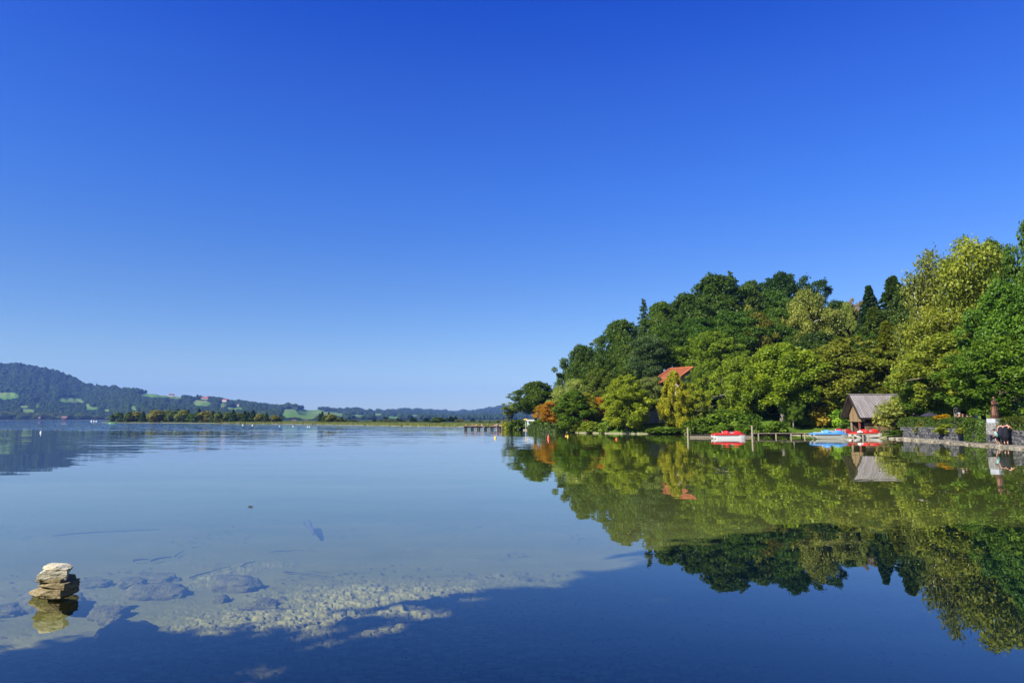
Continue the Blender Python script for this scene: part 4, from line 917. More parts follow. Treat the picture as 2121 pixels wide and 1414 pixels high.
def boathouse():
    Y0, Y1 = 77.5, 82.1; YR = 79.8; X0 = 39.25; X1 = 47.6; ze = 2.2; zr = CAMZ + (868-817)/F*YR
    root = thing('boathouse', 'dark timber boathouse with a grey corrugated gable roof at the water', 'boathouse', (X0, YR, 0.3)); o0 = Vector((X0, YR, 0.3))
    L = lambda x, y, z: (x-o0.x, y-o0.y, z-o0.z)
    yw0, yw1 = Y0+0.55, Y1-0.55; xg = X0+0.85; zb = 0.35
    rise = (zr-ze)/(YR-Y0)
    zroof = lambda y: zr-0.10 - abs(y-YR)*rise
    mb = MB()                                                    # front side wall, upper and lower boards
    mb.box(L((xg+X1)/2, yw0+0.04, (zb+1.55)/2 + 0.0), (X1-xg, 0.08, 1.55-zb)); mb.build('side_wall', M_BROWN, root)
    mb = MB(); mb.box(L((xg+X1)/2, yw0+0.06, (1.55+2.45)/2), (X1-xg, 0.08, 0.895)); mb.build('eave_shade_wall', plank_mat('eave_shade_boards', (0.035, 0.025, 0.017), (0.075, 0.052, 0.035)), root)  # shadow under the eave painted into the colour of these boards
    mb = MB(); mb.box(L((xg+X1)/2, yw1-0.04, 1.45), (X1-xg, 0.08, 2.1)); mb.build('rear_wall', M_BROWN, root)
    mb = MB(); mb.box(L(X1-0.04, YR, 1.6), (0.08, yw1-yw0-0.2, 2.3)); mb.build('end_wall', M_BROWN, root)
    mb = MB(); zg = 1.72; top = zroof(YR)-0.05                    # gable boards over the open boat bay
    pts = [(yw0+0.02, zg), (yw1-0.02, zg), (yw1-0.02, zroof(yw1)-.05), (YR, top), (yw0+0.02, zroof(yw0)-.05)]
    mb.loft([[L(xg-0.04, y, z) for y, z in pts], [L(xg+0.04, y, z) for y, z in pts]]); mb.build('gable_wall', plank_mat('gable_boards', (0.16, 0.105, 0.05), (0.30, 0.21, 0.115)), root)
    for y in (yw0+0.1, yw0+1.5, yw1-0.1):
        mb = MB(); mb.bar(L(xg+0.1, y, zb-0.3), L(xg+0.1, y, 1.72), 0.16); mb.build('post', M_GREYW if y != yw0+1.5 else M('red_post', (0.22, 0.06, 0.05), 0.8), root)
    mb = MB(); mb.box(L((xg+X1)/2+0.3, YR, zb-0.05), (X1-xg-0.6, yw1-yw0-0.3, 0.12)); mb.build('floor', M_BLACKW, root)
    mb = MB(); mb.box(L(xg+1.6, YR+0.6, 1.0), (0.06, 2.0, 1.3)); mb.build('inner_door', M('blue_grey_board', (0.11, 0.13, 0.16), 0.8), root)
    for nm, ye, sg in (('roof', Y0, -1), ('rear_roof', Y1, 1)):
        t = Vector((0, ye-YR, ze-zr)); n = Vector((0, -t.z, t.y)).normalized(); n = n if n.z > 0 else -n
        mb = MB(); a, b = Vector(L(X0, YR, zr)), Vector(L(X1+.3, YR, zr)); q = [a, b, b+t, a+t]; th = n*0.07
        mb.loft([[p-th for p in q], q]); mb.build(nm, corr_mat(nm+'_sheet', (0.20, 0.175, 0.175), (0.36, 0.33, 0.33)), root)
        mb = MB(); g0 = Vector(L(X0-0.03, YR, zr-0.10)); mb.bar(g0, g0+t, 0.05, 0.24); mb.build('barge_board', M_DARKWOOD, root)
        mb = MB(); e0 = Vector(L(X0, ye, ze-0.14)); mb.tube([e0, e0+Vector((X1-X0, 0, 0))], 0.07, 6); mb.build('gutter', M_DARKWOOD, root)
    mb = MB(); mb.bar(L(X0-0.05, YR, zr+0.03), L(X1+.3, YR, zr+0.03), 0.26, 0.06); mb.build('ridge_cap', M('ridge_sheet', (0.33, 0.30, 0.30), 0.7), root)
boathouse()
def gable_roof(root, name, c, ridge, w, zr, drop, over, mat, edge):
    "two slopes from a ridge: c centre, ridge = unit vector * half length, w = half width vector"
    r = Vector(ridge); w = Vector(w)
    for sg in (-1, 1):
        t = w*sg + Vector((0, 0, -drop)); a = Vector(c)-r; b = Vector(c)+r
        q = [a, b, b+t, a+t]; n = (b-a).cross(t).normalized(); n = n if n.z > 0 else -n
        mb = MB(); mb.loft([[p-n*0.16 for p in q], q]); ro = mb.build(name, mat, root)
        for e in (a, b):
            m2 = MB(); m2.bar(e+Vector((0, 0, 0.03)), e+t+Vector((0, 0, 0.03)), 0.22, 0.20); m2.build('verge_tiles', edge, ro)
    m2 = MB(); m2.bar(a+Vector((0, 0, 0.05)), b+Vector((0, 0, 0.05)), 0.3, 0.14); m2.build('ridge_tiles', edge, ro)
def window(root, c, u, w, h, mat=M_GLASS):
    u = Vector(u).normalized(); n = Vector((u.y, -u.x, 0)); c = Vector(c); q = u.to_track_quat('X', 'Z').to_matrix()
    mb = MB(); mb.box(c+n*0.02, (w, 0.05, h), q); f = mb.build('window', M_WHITE, root)
    mb = MB(); mb.box(c+n*0.06, (w-0.16, 0.03, h-0.16), q); mb.build('pane', mat, f); return f
def house():
    D = 104.0; pk = P(1437, 760, D); base = gz(pk.x, D+3)
    root = thing('house', 'house on the wooded slope with two red tiled roofs, pale walls and a terrace', 'house', (pk.x, D, base)); o0 = root.location.copy()
    a = R(38); w_ = Vector((-math.cos(a), -math.sin(a), 0)); r_ = Vector((-math.sin(a), math.cos(a), 0))   # gable's left direction, ridge direction
    top = pk - o0; hw = 2.75; rl = 3.9; drop = 1.35
    gable_roof(root, 'roof', top + r_*rl*0.5*1.15, r_*rl*0.575, w_*hw*1.18, 0, drop*1.18, 0, M_TILE, M_TILEEDGE)
    zr = top.z-0.18; g = top + r_*0.55
    ring = [g+w_*hw*.95+Vector((0, 0, zr-drop-.05-top.z)), g+Vector((0, 0, zr-0.12-top.z)), g-w_*hw*.95+Vector((0, 0, zr-drop-.05-top.z))]
    low = zr-drop-3.0-top.z; sec = [g-w_*hw*.95+Vector((0, 0, low)), g+w_*hw*.95+Vector((0, 0, low))] + ring
    mb = MB(); mb.loft([sec, [p+r_*(rl-0.6) for p in sec]]); mb.build('wall', M('cream_plaster', (0.42, 0.36, 0.27), 0.9, 0.1, 0.1, 1), root)
    window(root, g + w_*1.2 + Vector((0, 0, zr-drop-1.0-top.z)), w_, 1.1, 1.2); window(root, g - w_*1.0 + Vector((0, 0, zr-drop-1.0-top.z)), w_, 1.1, 1.2)
    # lower wing with its own roof edge, to the left
    e = P(1383, 783, D) - o0
    gable_roof(root, 'wing_roof', e + r_*1.6, r_*1.9, w_*2.3, 0, 0.95, 0, M_TILE, M_TILEEDGE)
    sec = [e+r_*.5+Vector((0, 0, -.35)), e+r_*.5+w_*2.1+Vector((0, 0, -1.25)), e+r_*.5+w_*2.1+Vector((0, 0, -3.0)), e+r_*.5-w_*2.1+Vector((0, 0, -3.0)), e+r_*.5-w_*2.1+Vector((0, 0, -1.25))]
    mb = MB(); mb.loft([sec, [p+r_*2.6 for p in sec]]); mb.build('wing_wall', M('dark_timber_wall', (0.05, 0.04, 0.03), 0.9), root)
    window(root, e + r_*.45 + w_*1.2 + Vector((0, 0, -1.75)), w_, 1.2, 1.0, M('blue_glass', (0.08, 0.12, 0.18), 0.15, 0.5))
    # terrace slab and posts
    s0 = P(1318, 816, D-2) - o0; s1 = P(1382, 823, D-2) - o0
    mb = MB(); mb.bar(s0, s1, 2.6, 0.22); mb.build('terrace_slab', M_WHITE, root)
    for px in (1330, 1352, 1366):
        p = P(px, 820, D-2.4)-o0; mb = MB(); mb.bar(p, (p.x, p.y, p.z+1.0), 0.06); mb.build('railing_post', M_WHITE, root)
    mb = MB(); mb.bar(P(1366, 800, D-2.2)-o0, P(1366, 820, D-2.2)-o0, 0.12); mb.build('terrace_column', M('blue_grey_post', (0.35, 0.40, 0.48)), root)
    lo = P(1350, 890, D-1)-o0; mb = MB(); mb.box(((s0.x+s1.x)/2, s0.y+1.2, (s0.z+lo.z)/2-.2), (s1.x-s0.x, 1.6, s0.z-lo.z-.1)); mb.build('basement_wall', M('grey_render', (0.40, 0.37, 0.33), 0.9, 0.1, 0.15, 1), root)
    # white annexe on the right
house()
def annexe():
    D = 103.0; a = P(1455, 800, D); b = P(1530, 845, D); zt = a.z; zb = gz((a.x+b.x)/2, D)-0.3
    root = thing('white_house', 'white building with dark lower windows glimpsed through the ash trees', 'house', ((a.x+b.x)/2, D, zb)); w = b.x-a.x; h = zt-zb
    mb = MB(); mb.box((0, 2.0, h/2), (w, 4.0, h)); mb.build('wall', M_WHITE, root)
    mb = MB(); mb.box((0, 1.9, h+0.10), (w+.5, 4.6, 0.2)); mb.build('roof', M('grey_roof_edge', (0.22, 0.2, 0.19), 0.8), root)
    for k in (-.34, -.1, .14, .38): window(root, (w*k, -0.01, h-1.2), (1, 0, 0), 0.8, 1.0)
    for k in (.1, .36): window(root, (w*k, -0.01, h-3.6), (1, 0, 0), 1.2, 1.5)
annexe()
def low_wall(name, label, pxa, pxb, D, top, mat, zb=None):
    a = P(pxa, top, D); b = P(pxb, top, D); z0 = min(gz(a.x, D), gz(b.x, D))-0.3 if zb is None else zb; mb = MB()
    n = 14; ring = []
    for i in range(n+1):
        x = a.x+(b.x-a.x)*i/n; ring.append([(x, D-.2, z0), (x, D-.16, a.z+rg.uniform(-.03, .03)), (x, D+.2, a.z+rg.uniform(-.03, .03)), (x, D+.2, z0)])
    mb.loft(ring); return tag(mb.build(name, mat), label, 'wall')
low_wall('garden_wall', 'long grey retaining wall behind the small pine and the yellow-leaved tree', 1308, 1428, 99.5, 852, M_CONC)
low_wall('garden_wall', 'short pale wall behind the red pedal boat', 1488, 1532, 96.5, 871, M('pale_wall', (0.45, 0.40, 0.32), 0.9, 0.1, 0.2, 1.2))
low_wall('road_wall', 'short whitish wall of the hillside road behind the lawn', 1668, 1756, 112, 838, M('whitish_wall', (0.52, 0.50, 0.48), 0.9, 0.1, 0.2, 1.2))
# kiosk, sunshade, flagpole, flower tub
def kiosk():
    c = gp(1096, 126); root = thing('kiosk', 'small white kiosk with a flat white roof on the grassy point', 'kiosk', c)
    mb = MB(); mb.box((0.2, 0, 1.60), (1.45, 1.2, 0.20)); mb.build('roof', M_WHITE, root)
    for x, y in ((-.25, -.45), (.65, -.45), (-.25, .45), (.65, .45)): mb = MB(); mb.bar((x, y, -.2), (x, y, 1.50), 0.14); mb.build('post', M_WHITE, root)
    mb = MB(); mb.box((0.2, 0.3, 0.55), (0.75, 0.5, 1.3)); mb.build('cabin', M('kiosk_board', (0.4, 0.42, 0.45)), root)
    mb = MB(); mb.box((0.2, -0.0, 0.62), (0.8, 0.12, 0.08)); mb.build('counter', M_WHITE, root)
kiosk()
def sunshade(px, D, ztop, r, col, label, name='sunshade'):
    c = gp(px, D); root = thing(name, label, 'sunshade', c); h = ztop-c[2]; m = M(name+label[:12].replace(' ', '_'), col, 0.7, 0.2, 0.08, 3)
    mb = MB(); n = 8; rings = [[(r*k*math.cos(6.283*j/n), r*k*math.sin(6.283*j/n), h-dz) for j in range(n)] for k, dz in ((0.03, 0), (0.5, r*0.17), (1.0, r*0.42), (1.0, r*0.5))]
    mb.loft(rings, False); mb.build('canopy', m, root)
    mb = MB(); mb.tube([(0, 0, -0.2), (0, 0, h-0.02)], 0.03, 6); mb.build('pole', M_WHITE, root)
sunshade(1089, 124, P(1089, 866.5, 124).z, 0.42, (0.85, 0.50, 0.01), 'yellow sunshade next to the white kiosk')
sunshade(1411, 96, P(1411, 858, 96).z, 0.30, (0.80, 0.16, 0.02), 'small bright orange sunshade among the yellow leaves')
sunshade(1926, 68, P(1926, 853, 68).z, 0.85, (0.03, 0.03, 0.045), 'dark sunshade above the hedge, before the yellow flowers')
def flagpole():
    c = gp(1195, 108); h = P(1195, 816, 108).z-c[2]; root = thing('flagpole', 'thin white flagpole between the dark pointed tree and the yellow-brown one', 'flagpole', c)
    mb = MB(); mb.tube([(0, 0, -.2), (0, 0, h)], [0.09, 0.05], 8); mb.build('pole', M_WHITE, root); mb = MB(); mb.ell((0, 0, h+.06), (.08, .08, .08)); mb.build('finial', M_WHITE, root)
    c2 = gp(1214, 104); r2 = thing('flower_tub', 'dark flower tub with pink and yellow blossoms on the bank', 'flower tub', c2)
    mb = MB(); mb.loft([[(.32*k*math.cos(6.283*j/10), .32*k*math.sin(6.283*j/10), z) for j in range(10)] for k, z in ((.8, -.1), (.8, 0), (1.05, .42), (.9, .42))]); mb.build('tub', M_BLACKW, r2)
    rs = np.random.RandomState(2); n = 260; d = rs.normal(size=(n, 3)); d /= np.linalg.norm(d, axis=1, keepdims=True); V, Q = leaves(d*[.36, .36, .26]+[0, 0, .6], d, .12, rs)
    f = link('blossoms', npmesh('blossoms', V, Q, LEAF, {'tint': ('FACE', rs.rand(n))}), r2); f.color = (.5, .12, .10, 1)
flagpole()
# ------------------------------------------------------------------ jetties, dock, pier
def jetty():
    a = Vector(Wp(1558, 897, 0.43)); D = 78.0; xa, xb = Xat(1557, D), Xat(1765, D); z = CAMZ + (868-896.5)/F*D
    root = thing('walkway', 'low grey wooden walkway on posts along the lawn shore', 'walkway', (xa, D, 0)); L = xb-xa
    mb = MB(); n = int(L/0.2)
    for i in range(n): mb.box((i*0.2+0.1, 0, z+rg.uniform(-.006, .006)), (0.185, 0.95, 0.05))
    mb.build('deck', M_GREYW, root)
    for y in (-.35, .35): mb = MB(); mb.box((L/2, y, z-0.09), (L, 0.08, 0.12)); mb.build('beam', M_BLACKW, root)
    for px in (1567, 1603, 1634, 1662, 1700, 1738):
        for y in (-.42, .42): mb = MB(); x = Xat(px, D)-xa; mb.tube([(x, y, -1.0), (x, y, z-.03)], 0.075, 7); mb.build('post', M_GREYW if y < 0 else M_BLACKW, root)
    # boat landing in front of the boathouse
    D = 73.5; xa, xb = Xat(1752, D), Xat(1812, D); z = CAMZ + (868-898.5)/F*D; r2 = thing('boat_landing', 'wooden boat landing on posts in front of the boathouse', 'landing stage', (xa, D, 0)); L = xb-xa
    mb = MB()
    for i in range(int(L/0.2)): mb.box((i*0.2+.1, 0, z), (0.185, 1.6, 0.06))
    mb.build('deck', M_GREYW, r2)
    for px in (1759, 1778, 1789): mb = MB(); x = Xat(px, D)-xa; mb.tube([(x, -.75, -1), (x, -.75, z-.02)], 0.08, 7); mb.build('post', M_GREYW, r2)
    for px, t in ((1749, 889), (1754, 889.5)): mb = MB(); x = Xat(px, D)-xa; mb.tube([(x, .5, -1), (x, .5, P(px, t, D).z)], 0.07, 7); mb.build('tall_post', M_GREYW, r2)
    D = 75.5; xa, xb = Xat(1426, D), Xat(1558, D); r3 = thing('floating_dock', 'low dark floating dock behind the red pedal boat', 'dock', (xa, D, 0)); L = xb-xa
    mb = MB(); mb.box((L/2, .3, 0.30), (L, 1.1, 0.09)); mb.build('deck', M_BLACKW, r3); mb = MB(); mb.box((L/2, -.22, 0.10), (L, 0.22, 0.16)); mb.build('float_beam', M_GREYW, r3)
    for k in range(5): mb = MB(); mb.bar((L*(k+.5)/5, -.15, -.1), (L*(k+.5)/5, -.15, .27), 0.12); mb.build('strut', M_BLACKW, r3)
    for px, t, D, lab in ((1424.5, 885, 75.2, 'wooden mooring pole at the outer end of the floating dock'), (1557.5, 881, 75.2, 'taller wooden mooring pole where the dock meets the walkway')):
        p = P(px, t, D); mb = MB(); mb.tube([(p.x, D, -1.5), (p.x, D, p.z)], [0.11, 0.10], 8); tag(mb.build('mooring_pole', M_GREYW), lab, 'pole')
jetty()
PD = 132.0
def pier():
    x0, x1 = Xat(961, PD), Xat(1062, PD); z = CAMZ + (868-882.6)/F*PD; root = thing('bathing_pier', 'dark bathing pier on paired posts reaching out from the wooded point', 'pier', (x0, PD, 0)); L = x1-x0
    mb = MB()
    for i in range(int(L/0.22)): mb.box((i*.22+.1, .6, z-.04), (0.2, 2.0, 0.07))
    mb.build('deck', M_DARKWOOD, root); mb = MB(); mb.box((L/2, -.3, z-.14), (L, .12, .14)); mb.build('beam', M_DARKWOOD, root)
    for px in (963.5, 966.5, 977, 980, 990, 993.5, 1004.5, 1007.5, 1017.5, 1021, 1031.5):
        mb = MB(); x = Xat(px, PD)-x0; mb.tube([(x, -.25, -2), (x, -.25, z-.06)], 0.13, 7); mb.build('post', M_DARKWOOD, root)
    mb = MB(); xa = Xat(997, PD)-x0
    for d in (0, .28): mb.bar((xa+d, -.5, -.3), (xa+d+.42, -.42, z+.12), 0.05)
    for k in range(5): mb.bar((xa+.42*k/5+.02, -.5, -.1+k*.17), (xa+.42*k/5+.3, -.5, -.1+k*.17), 0.04)
    mb.build('ladder', M('ladder_metal', (0.35, 0.38, 0.42), 0.4, 0.5), root)
    mb = MB(); xb = Xat(1034, PD)-x0
    for i in range(16): mb.box((xb+.07+i*.15, -.42, (z-.1)/2+.05), (0.14, .06, z-.05+rg.uniform(-.03, .05)))
    mb.build('board_screen', M_DARKWOOD, root)
    mb = MB(); x = Xat(1040, PD)-x0; mb.tube([(x, -.6, -1.5), (x, -.6, z+.05)], 0.08, 7); mb.build('pale_post', M_GREYW, root)
    return z
PIERZ = pier()
# ------------------------------------------------------------------ boats
def boat_paint(n, c, r=0.35): return M(n, c, r, 0.5, 0.05, 2)
WHULL = boat_paint('white_hull', (0.74, 0.73, 0.70)); REDP = boat_paint('red_gelcoat', (0.62, 0.035, 0.025)); BLUP = boat_paint('blue_gelcoat', (0.10, 0.32, 0.72)); GRYS = M('grey_seat', (0.32, 0.33, 0.38), 0.6, 0.3, 0.1, 4)
def pedal_boat(label, loc, rz, top, hull, length, tilt=0.0, group='pedal boats'):
    root = thing('pedal_boat', label, 'pedal boat', loc, rz, group); root.rotation_euler = (0, tilt, rz); l = length/2
    for sy in (-1, 1):                                            # two floats
        mb = MB(); rings = []
        for x, w, z0, z1 in ((-l*.97, .16, .10, .30), (-l*.8, .22, -.10, .32), (0, .23, -.13, .32), (l*.7, .20, -.10, .32), (l*.9, .12, .0, .32), (l, .03, .16, .32)):
            rings.append([(x, sy*.42-w, z1), (x, sy*.42-w*.7, z0), (x, sy*.42+w*.7, z0), (x, sy*.42+w, z1)])
        mb.loft(rings); mb.build('float', hull, root)
    mb = MB(); rings = []                                        # deck with raised coaming
    for x, w, h in ((-l*1.0, .62, .40), (-l*.94, .70, .44), (-l*.5, .72, .50), (-l*.1, .72, .50), (l*.4, .70, .50), (l*.8, .60, .46), (l*.98, .42, .38), (l*1.03, .30, .35)):
        rings.append([(x, -w, .325), (x, -w, h-.05), (x, -w*.8, h), (x, w*.8, h), (x, w, h-.05), (x, w, .325)])
    mb.loft(rings); mb.build('deck', top, root)
    def hump(name, x0, x1, w, h, y0, mat, z=.46):
        mb = MB(); rings = []
        for i in range(9):
            t = i/8; x = x0+(x1-x0)*t; hh = h*math.sin(math.pi*min(max(t*.92+.04, 0), 1))**.75
            rings.append([(x, y0-w, z), (x, y0-w*.92, z+hh*.8), (x, y0-w*.5, z+hh), (x, y0+w*.5, z+hh), (x, y0+w*.92, z+hh*.8), (x, y0+w, z)])
        mb.loft(rings); mb.build(name, mat, root, True)
    hump('paddle_housing', l*.22, l*.82, .30, .27, 0, top); hump('seat_hump', -l*.28, l*.02, .62, .30, 0, top)
    for y in (-.3, .3):
        mb = MB(); mb.box((l*.10, y, .53), (.36, .42, .10)); mb.build('seat', GRYS, root); mb = MB(); mb.tube([(l*.34, y, .46), (l*.20, y, .64), (l*.16, y, .62)], .03, 6); mb.build('pedal', GRYS, root)
    mb = MB(); mb.tube([(-l*.34, 0, .48), (-l*.38, 0, .68), (-l*.42, 0, .70)], .03, 6); mb.build('steering_lever', M_WHITE, root)
    mb = MB(); mb.box((-l*.6, 0, .51), (l*.4, .8, .03)); mb.build('stern_board', M_WHITE if top != REDP else REDP, root)
    return root
x = P(1508.5, 907, 72.0).x; pedal_boat('red pedal boat with white floats moored on the floating dock', (x, 72.0, 0.06), 0.0, REDP, WHULL, 3.35)
x = P(1720.5, 907, 70.8).x; pedal_boat('blue pedal boat moored at the walkway posts', (x, 71.2, 0.14), 0.0, BLUP, boat_paint('cream_hull', (0.42, 0.42, 0.36)), 3.6)
x = P(1792, 899, 75.8).x; pedal_boat('red pedal boat pulled up on the landing before the boathouse', (x, 75.6, 0.16), 0.12, REDP, WHULL, 3.4, -0.05)
x = P(1738, 897, 77.2).x; pedal_boat('red pedal boat half hidden behind the blue one', (x, 76.9, 0.22), 0.1, boat_paint('dark_red_gelcoat', (0.36, 0.03, 0.04)), WHULL, 2.9)
mb = MB(); p = P(1776, 893.5, 75.0); mb.ell((0, 0, 0), (.24, .2, .13), 10, 6); mb.ell((.24, .05, -.02), (.2, .18, .10), 10, 6); o = mb.build('boat_cover', M_WHITE, None, True, (p.x, 74.6, p.z-.05)); tag(o, 'crumpled white boat cover beside the red pedal boat on the landing', 'cover')
def buoy(px, py, w, col, label, cone=False):
    q = Wp(px, py, 0.0); r = w/2*q.y/F; root = thing('buoy', label, 'buoy', q); m = boat_paint('buoy_'+label.split()[1]+label.split()[0], col, .4)
    mb = MB()
    if cone: mb.loft([[(r*k*math.cos(6.283*j/12), r*k*math.sin(6.283*j/12), z*r) for j in range(12)] for k, z in ((.5, -.6), (.95, -.3), (1, .5), (.75, 1.2), (.35, 2.1), (.22, 2.6), (.25, 2.9), (.1, 3.1))])
    else: mb.ell((0, 0, r*.35), (r, r, r), 12, 8)
    mb.build('float', m, root, True); mb = MB(); mb.tube([(0, 0, -r), (0, 0, -1.2)], .015, 5); mb.build('mooring_line', M_BLACKW, root)
    if not cone: mb = MB(); mb.tube([(0, 0, r*1.3), (0, 0, r*1.65)], r*.18, 6); mb.build('eye', m, root)
buoy(1136, 908, 5.5, (.75, .07, .03), 'red cone-shaped buoy before the clipped hedge', True)
buoy(1026, 907, 5, (.85, .55, .03), 'yellow round buoy floating before the pier'); buoy(1176, 904, 4.5, (.80, .50, .02), 'yellow round buoy next to the pink one'); buoy(1172, 903, 3.2, (.75, .28, .20), 'pink small buoy next to the yellow one'); buoy(1277, 910, 4.6, (.80, .10, .03), 'orange red round buoy before the big lime green tree')
buoy(85, 896, 4.6, (.8, .8, .8), 'white lone buoy far out before the mountain reflection')
for i, (px, py, w) in enumerate([(190, 872.7, 3), (195, 873, 2.5), (200, 873, 2.5), (503, 880.5, 2.2), (523, 880.8, 2.2), (579, 882.5, 2), (607, 883, 2), (637, 884, 2), (641, 884, 2)]): buoy(px, py, w*1.2, (.8, .8, .8), 'white buoy of the far row along the reed shore' if i > 2 else 'white buoy of the cluster near the tip of the far spit')
for o in [o for o in S.objects if o.parent is None and o.name.startswith('buoy')]:
    if 'of the far row' in o['label']: o['group'] = 'white buoys along the reed shore'
    if 'cluster' in o['label']: o['group'] = 'white buoys near the far spit'
# sunken leaves and bits of twig strewn over the bed
def debris():
    rs = np.random.RandomState(12); n = 3600; Y = 5.0 + 13*rs.rand(n)**0.8; X = (rs.rand(n)*1.5-0.78)*Y; keep = fbm(X, Y, 0.5, 3) > 0.44; X, Y = X[keep], Y[keep]; m = len(X)
    Z = height(X, Y, True)+0.008; L = np.where(rs.rand(m) < .3, rs.uniform(.10, .40, m), rs.uniform(.03, .10, m)); w = np.where(L > .075, .008, L*.35); a = rs.normal(0.25, .6, m)
    ux, uy = np.cos(a), np.sin(a); V = []
    for sx, sy, sz in ((-1, 0, 0), (0, 1, .012), (1, 0, .004), (0, -1, .012)):
        V.append(np.stack([X+ux*L*.5*sx-uy*w*sy, Y+uy*L*.5*sx+ux*w*sy, Z+sz], 1))
    me = npmesh('debris', np.stack(V, 1).reshape(-1, 3), np.arange(4*m).reshape(-1, 4), WOODW); tag(link('leaf_litter', me), 'sunken leaves and bits of twig scattered on the lake bed', 'leaf litter', kind='stuff')
debris()
# ------------------------------------------------------------------ people, statue, rowing boat, far farms
SKIN = M('skin', (0.50, 0.27, 0.18), 0.6, 0.3, 0.06, 12); HAIRD = M('dark_hair', (0.012, 0.010, 0.009), 0.5, 0.4, 0.2, 20)
def cloth(n, c): return M('cloth_'+n, c, 0.85, 0.1, 0.15, 10)
def skinned(name, verts, edges, radii, mat, parent=None, sub=1, root=0):
    "one continuous surface grown round a skeleton"
    me = bpy.data.meshes.new(name); me.from_pydata([tuple(v) for v in verts], edges, []); me.update()
    o = bpy.data.objects.new(name, me); COL.objects.link(o); o.modifiers.new('skin', 'SKIN')
    if not me.skin_vertices: me.attributes.new('tmp', 'FLOAT', 'POINT'); bpy.context.view_layer.objects.active = o
    lay = me.skin_vertices[0].data if me.skin_vertices else None
    for i, r in enumerate(radii): lay[i].radius = (r, r) if not hasattr(r, '__len__') else r; lay[i].use_root = (i == root)
    sm = o.modifiers.new('sub', 'SUBSURF'); sm.levels = sm.render_levels = sub
    dg = bpy.context.evaluated_depsgraph_get(); m2 = bpy.data.meshes.new_from_object(o.evaluated_get(dg)); bpy.data.objects.remove(o); bpy.data.meshes.remove(me)
    m2.materials.clear(); m2.materials.append(mat); m2.name = name; m2.polygons.foreach_set('use_smooth', [True]*len(m2.polygons))
    return link(name, m2, parent)
def body(parent, J, scale=1.0, mat=SKIN, fingers=False, build=1.0):
    """a body from named joints: pelvis, chest, neck, head, (shoulder, elbow, wrist, hand) L/R, (hip, knee, ankle, toe) L/R"""
    names = ['pelvis', 'waist', 'chest', 'neck', 'head', 'crown'] + [k+s_ for s_ in 'LR' for k in ('shoulder', 'elbow', 'wrist', 'hand')] + [k+s_ for s_ in 'LR' for k in ('hip', 'knee', 'ankle', 'toe')]
    V = [Vector(J[n])*scale for n in names]; ix = {n: i for i, n in enumerate(names)}; b = build
    rad = dict(pelvis=(.15*b, .12*b), waist=(.125*b, .10*b), chest=(.155*b, .11*b), neck=.05, head=.092, crown=.07, shoulder=.055*b, elbow=.042*b, wrist=.028, hand=.036, hip=.088*b, knee=.058*b, ankle=.038, toe=.036)
    Rr = [rad[n.rstrip('LR') if n[-1] in 'LR' else n] for n in names]; Rr = [tuple(q*scale for q in r) if hasattr(r, '__len__') else r*scale for r in Rr]
    E = [('pelvis', 'waist'), ('waist', 'chest'), ('chest', 'neck'), ('neck', 'head'), ('head', 'crown')]
    for s_ in 'LR': E += [('chest', 'shoulder'+s_), ('shoulder'+s_, 'elbow'+s_), ('elbow'+s_, 'wrist'+s_), ('wrist'+s_, 'hand'+s_), ('pelvis', 'hip'+s_), ('hip'+s_, 'knee'+s_), ('knee'+s_, 'ankle'+s_), ('ankle'+s_, 'toe'+s_)]
    E = [(ix[a], ix[c]) for a, c in E]
    if fingers:                                                   # five short unequal fingers on each hand
        for s_ in 'LR':
            w = V[ix['wrist'+s_]]; h = V[ix['hand'+s_]]; d = (h-w).normalized(); sd = d.cross(Vector((0.3, 1, 0.2))).normalized(); up = d.cross(sd)
            for q, (o_, ln) in enumerate(((-.028, .062), (-.009, .074), (.010, .070), (.028, .055))):
                a = h + sd*o_*scale + d*.028*scale; V += [a, a + d*ln*.55*scale, a + d*ln*.9*scale - up*.02*scale]; k = len(V)-3; E += [(ix['hand'+s_], k), (k, k+1), (k+1, k+2)]; Rr += [.010*scale, .009*scale, .007*scale]
            a = w + d*.03*scale - sd*.03*scale; V += [a, a - sd*.03*scale + d*.03*scale]; k = len(V)-2; E += [(ix['wrist'+s_], k), (k, k+1)]; Rr += [.012*scale, .009*scale]
    return skinned('body', V, E, Rr, mat, parent, 1)
def tube_part(name, parent, pts, radii, mat, n=12, flat=1.0):
    mb = MB(); rings = []
    for p, r in zip(pts, radii):
        r = r if hasattr(r, '__len__') else (r, r*flat); rings.append([(p[0]+r[0]*math.cos(6.2832*j/n), p[1]+r[1]*math.sin(6.2832*j/n), p[2]) for j in range(n)])
    mb.loft(rings); return mb.build(name, mat, parent, True)
def hair(parent, h, r, mat, long=0.0, back=(0, -1)):
    mb = MB(); mb.ell((h[0]+back[0]*.02, h[1]+back[1]*.02, h[2]+.02), (r*1.12, r*1.16, r*1.15), 12, 8, -0.35)
    if long: mb.loft([[(h[0]+back[0]*.05+w*math.cos(6.283*j/10), h[1]+back[1]*.06+w*.6*math.sin(6.283*j/10), h[2]-dz) for j in range(10)] for w, dz in ((r*.95, -.03), (r*1.05, .10), (r*.9, long*.7), (r*.4, long))])
    mb.build('hair', mat, parent, True)
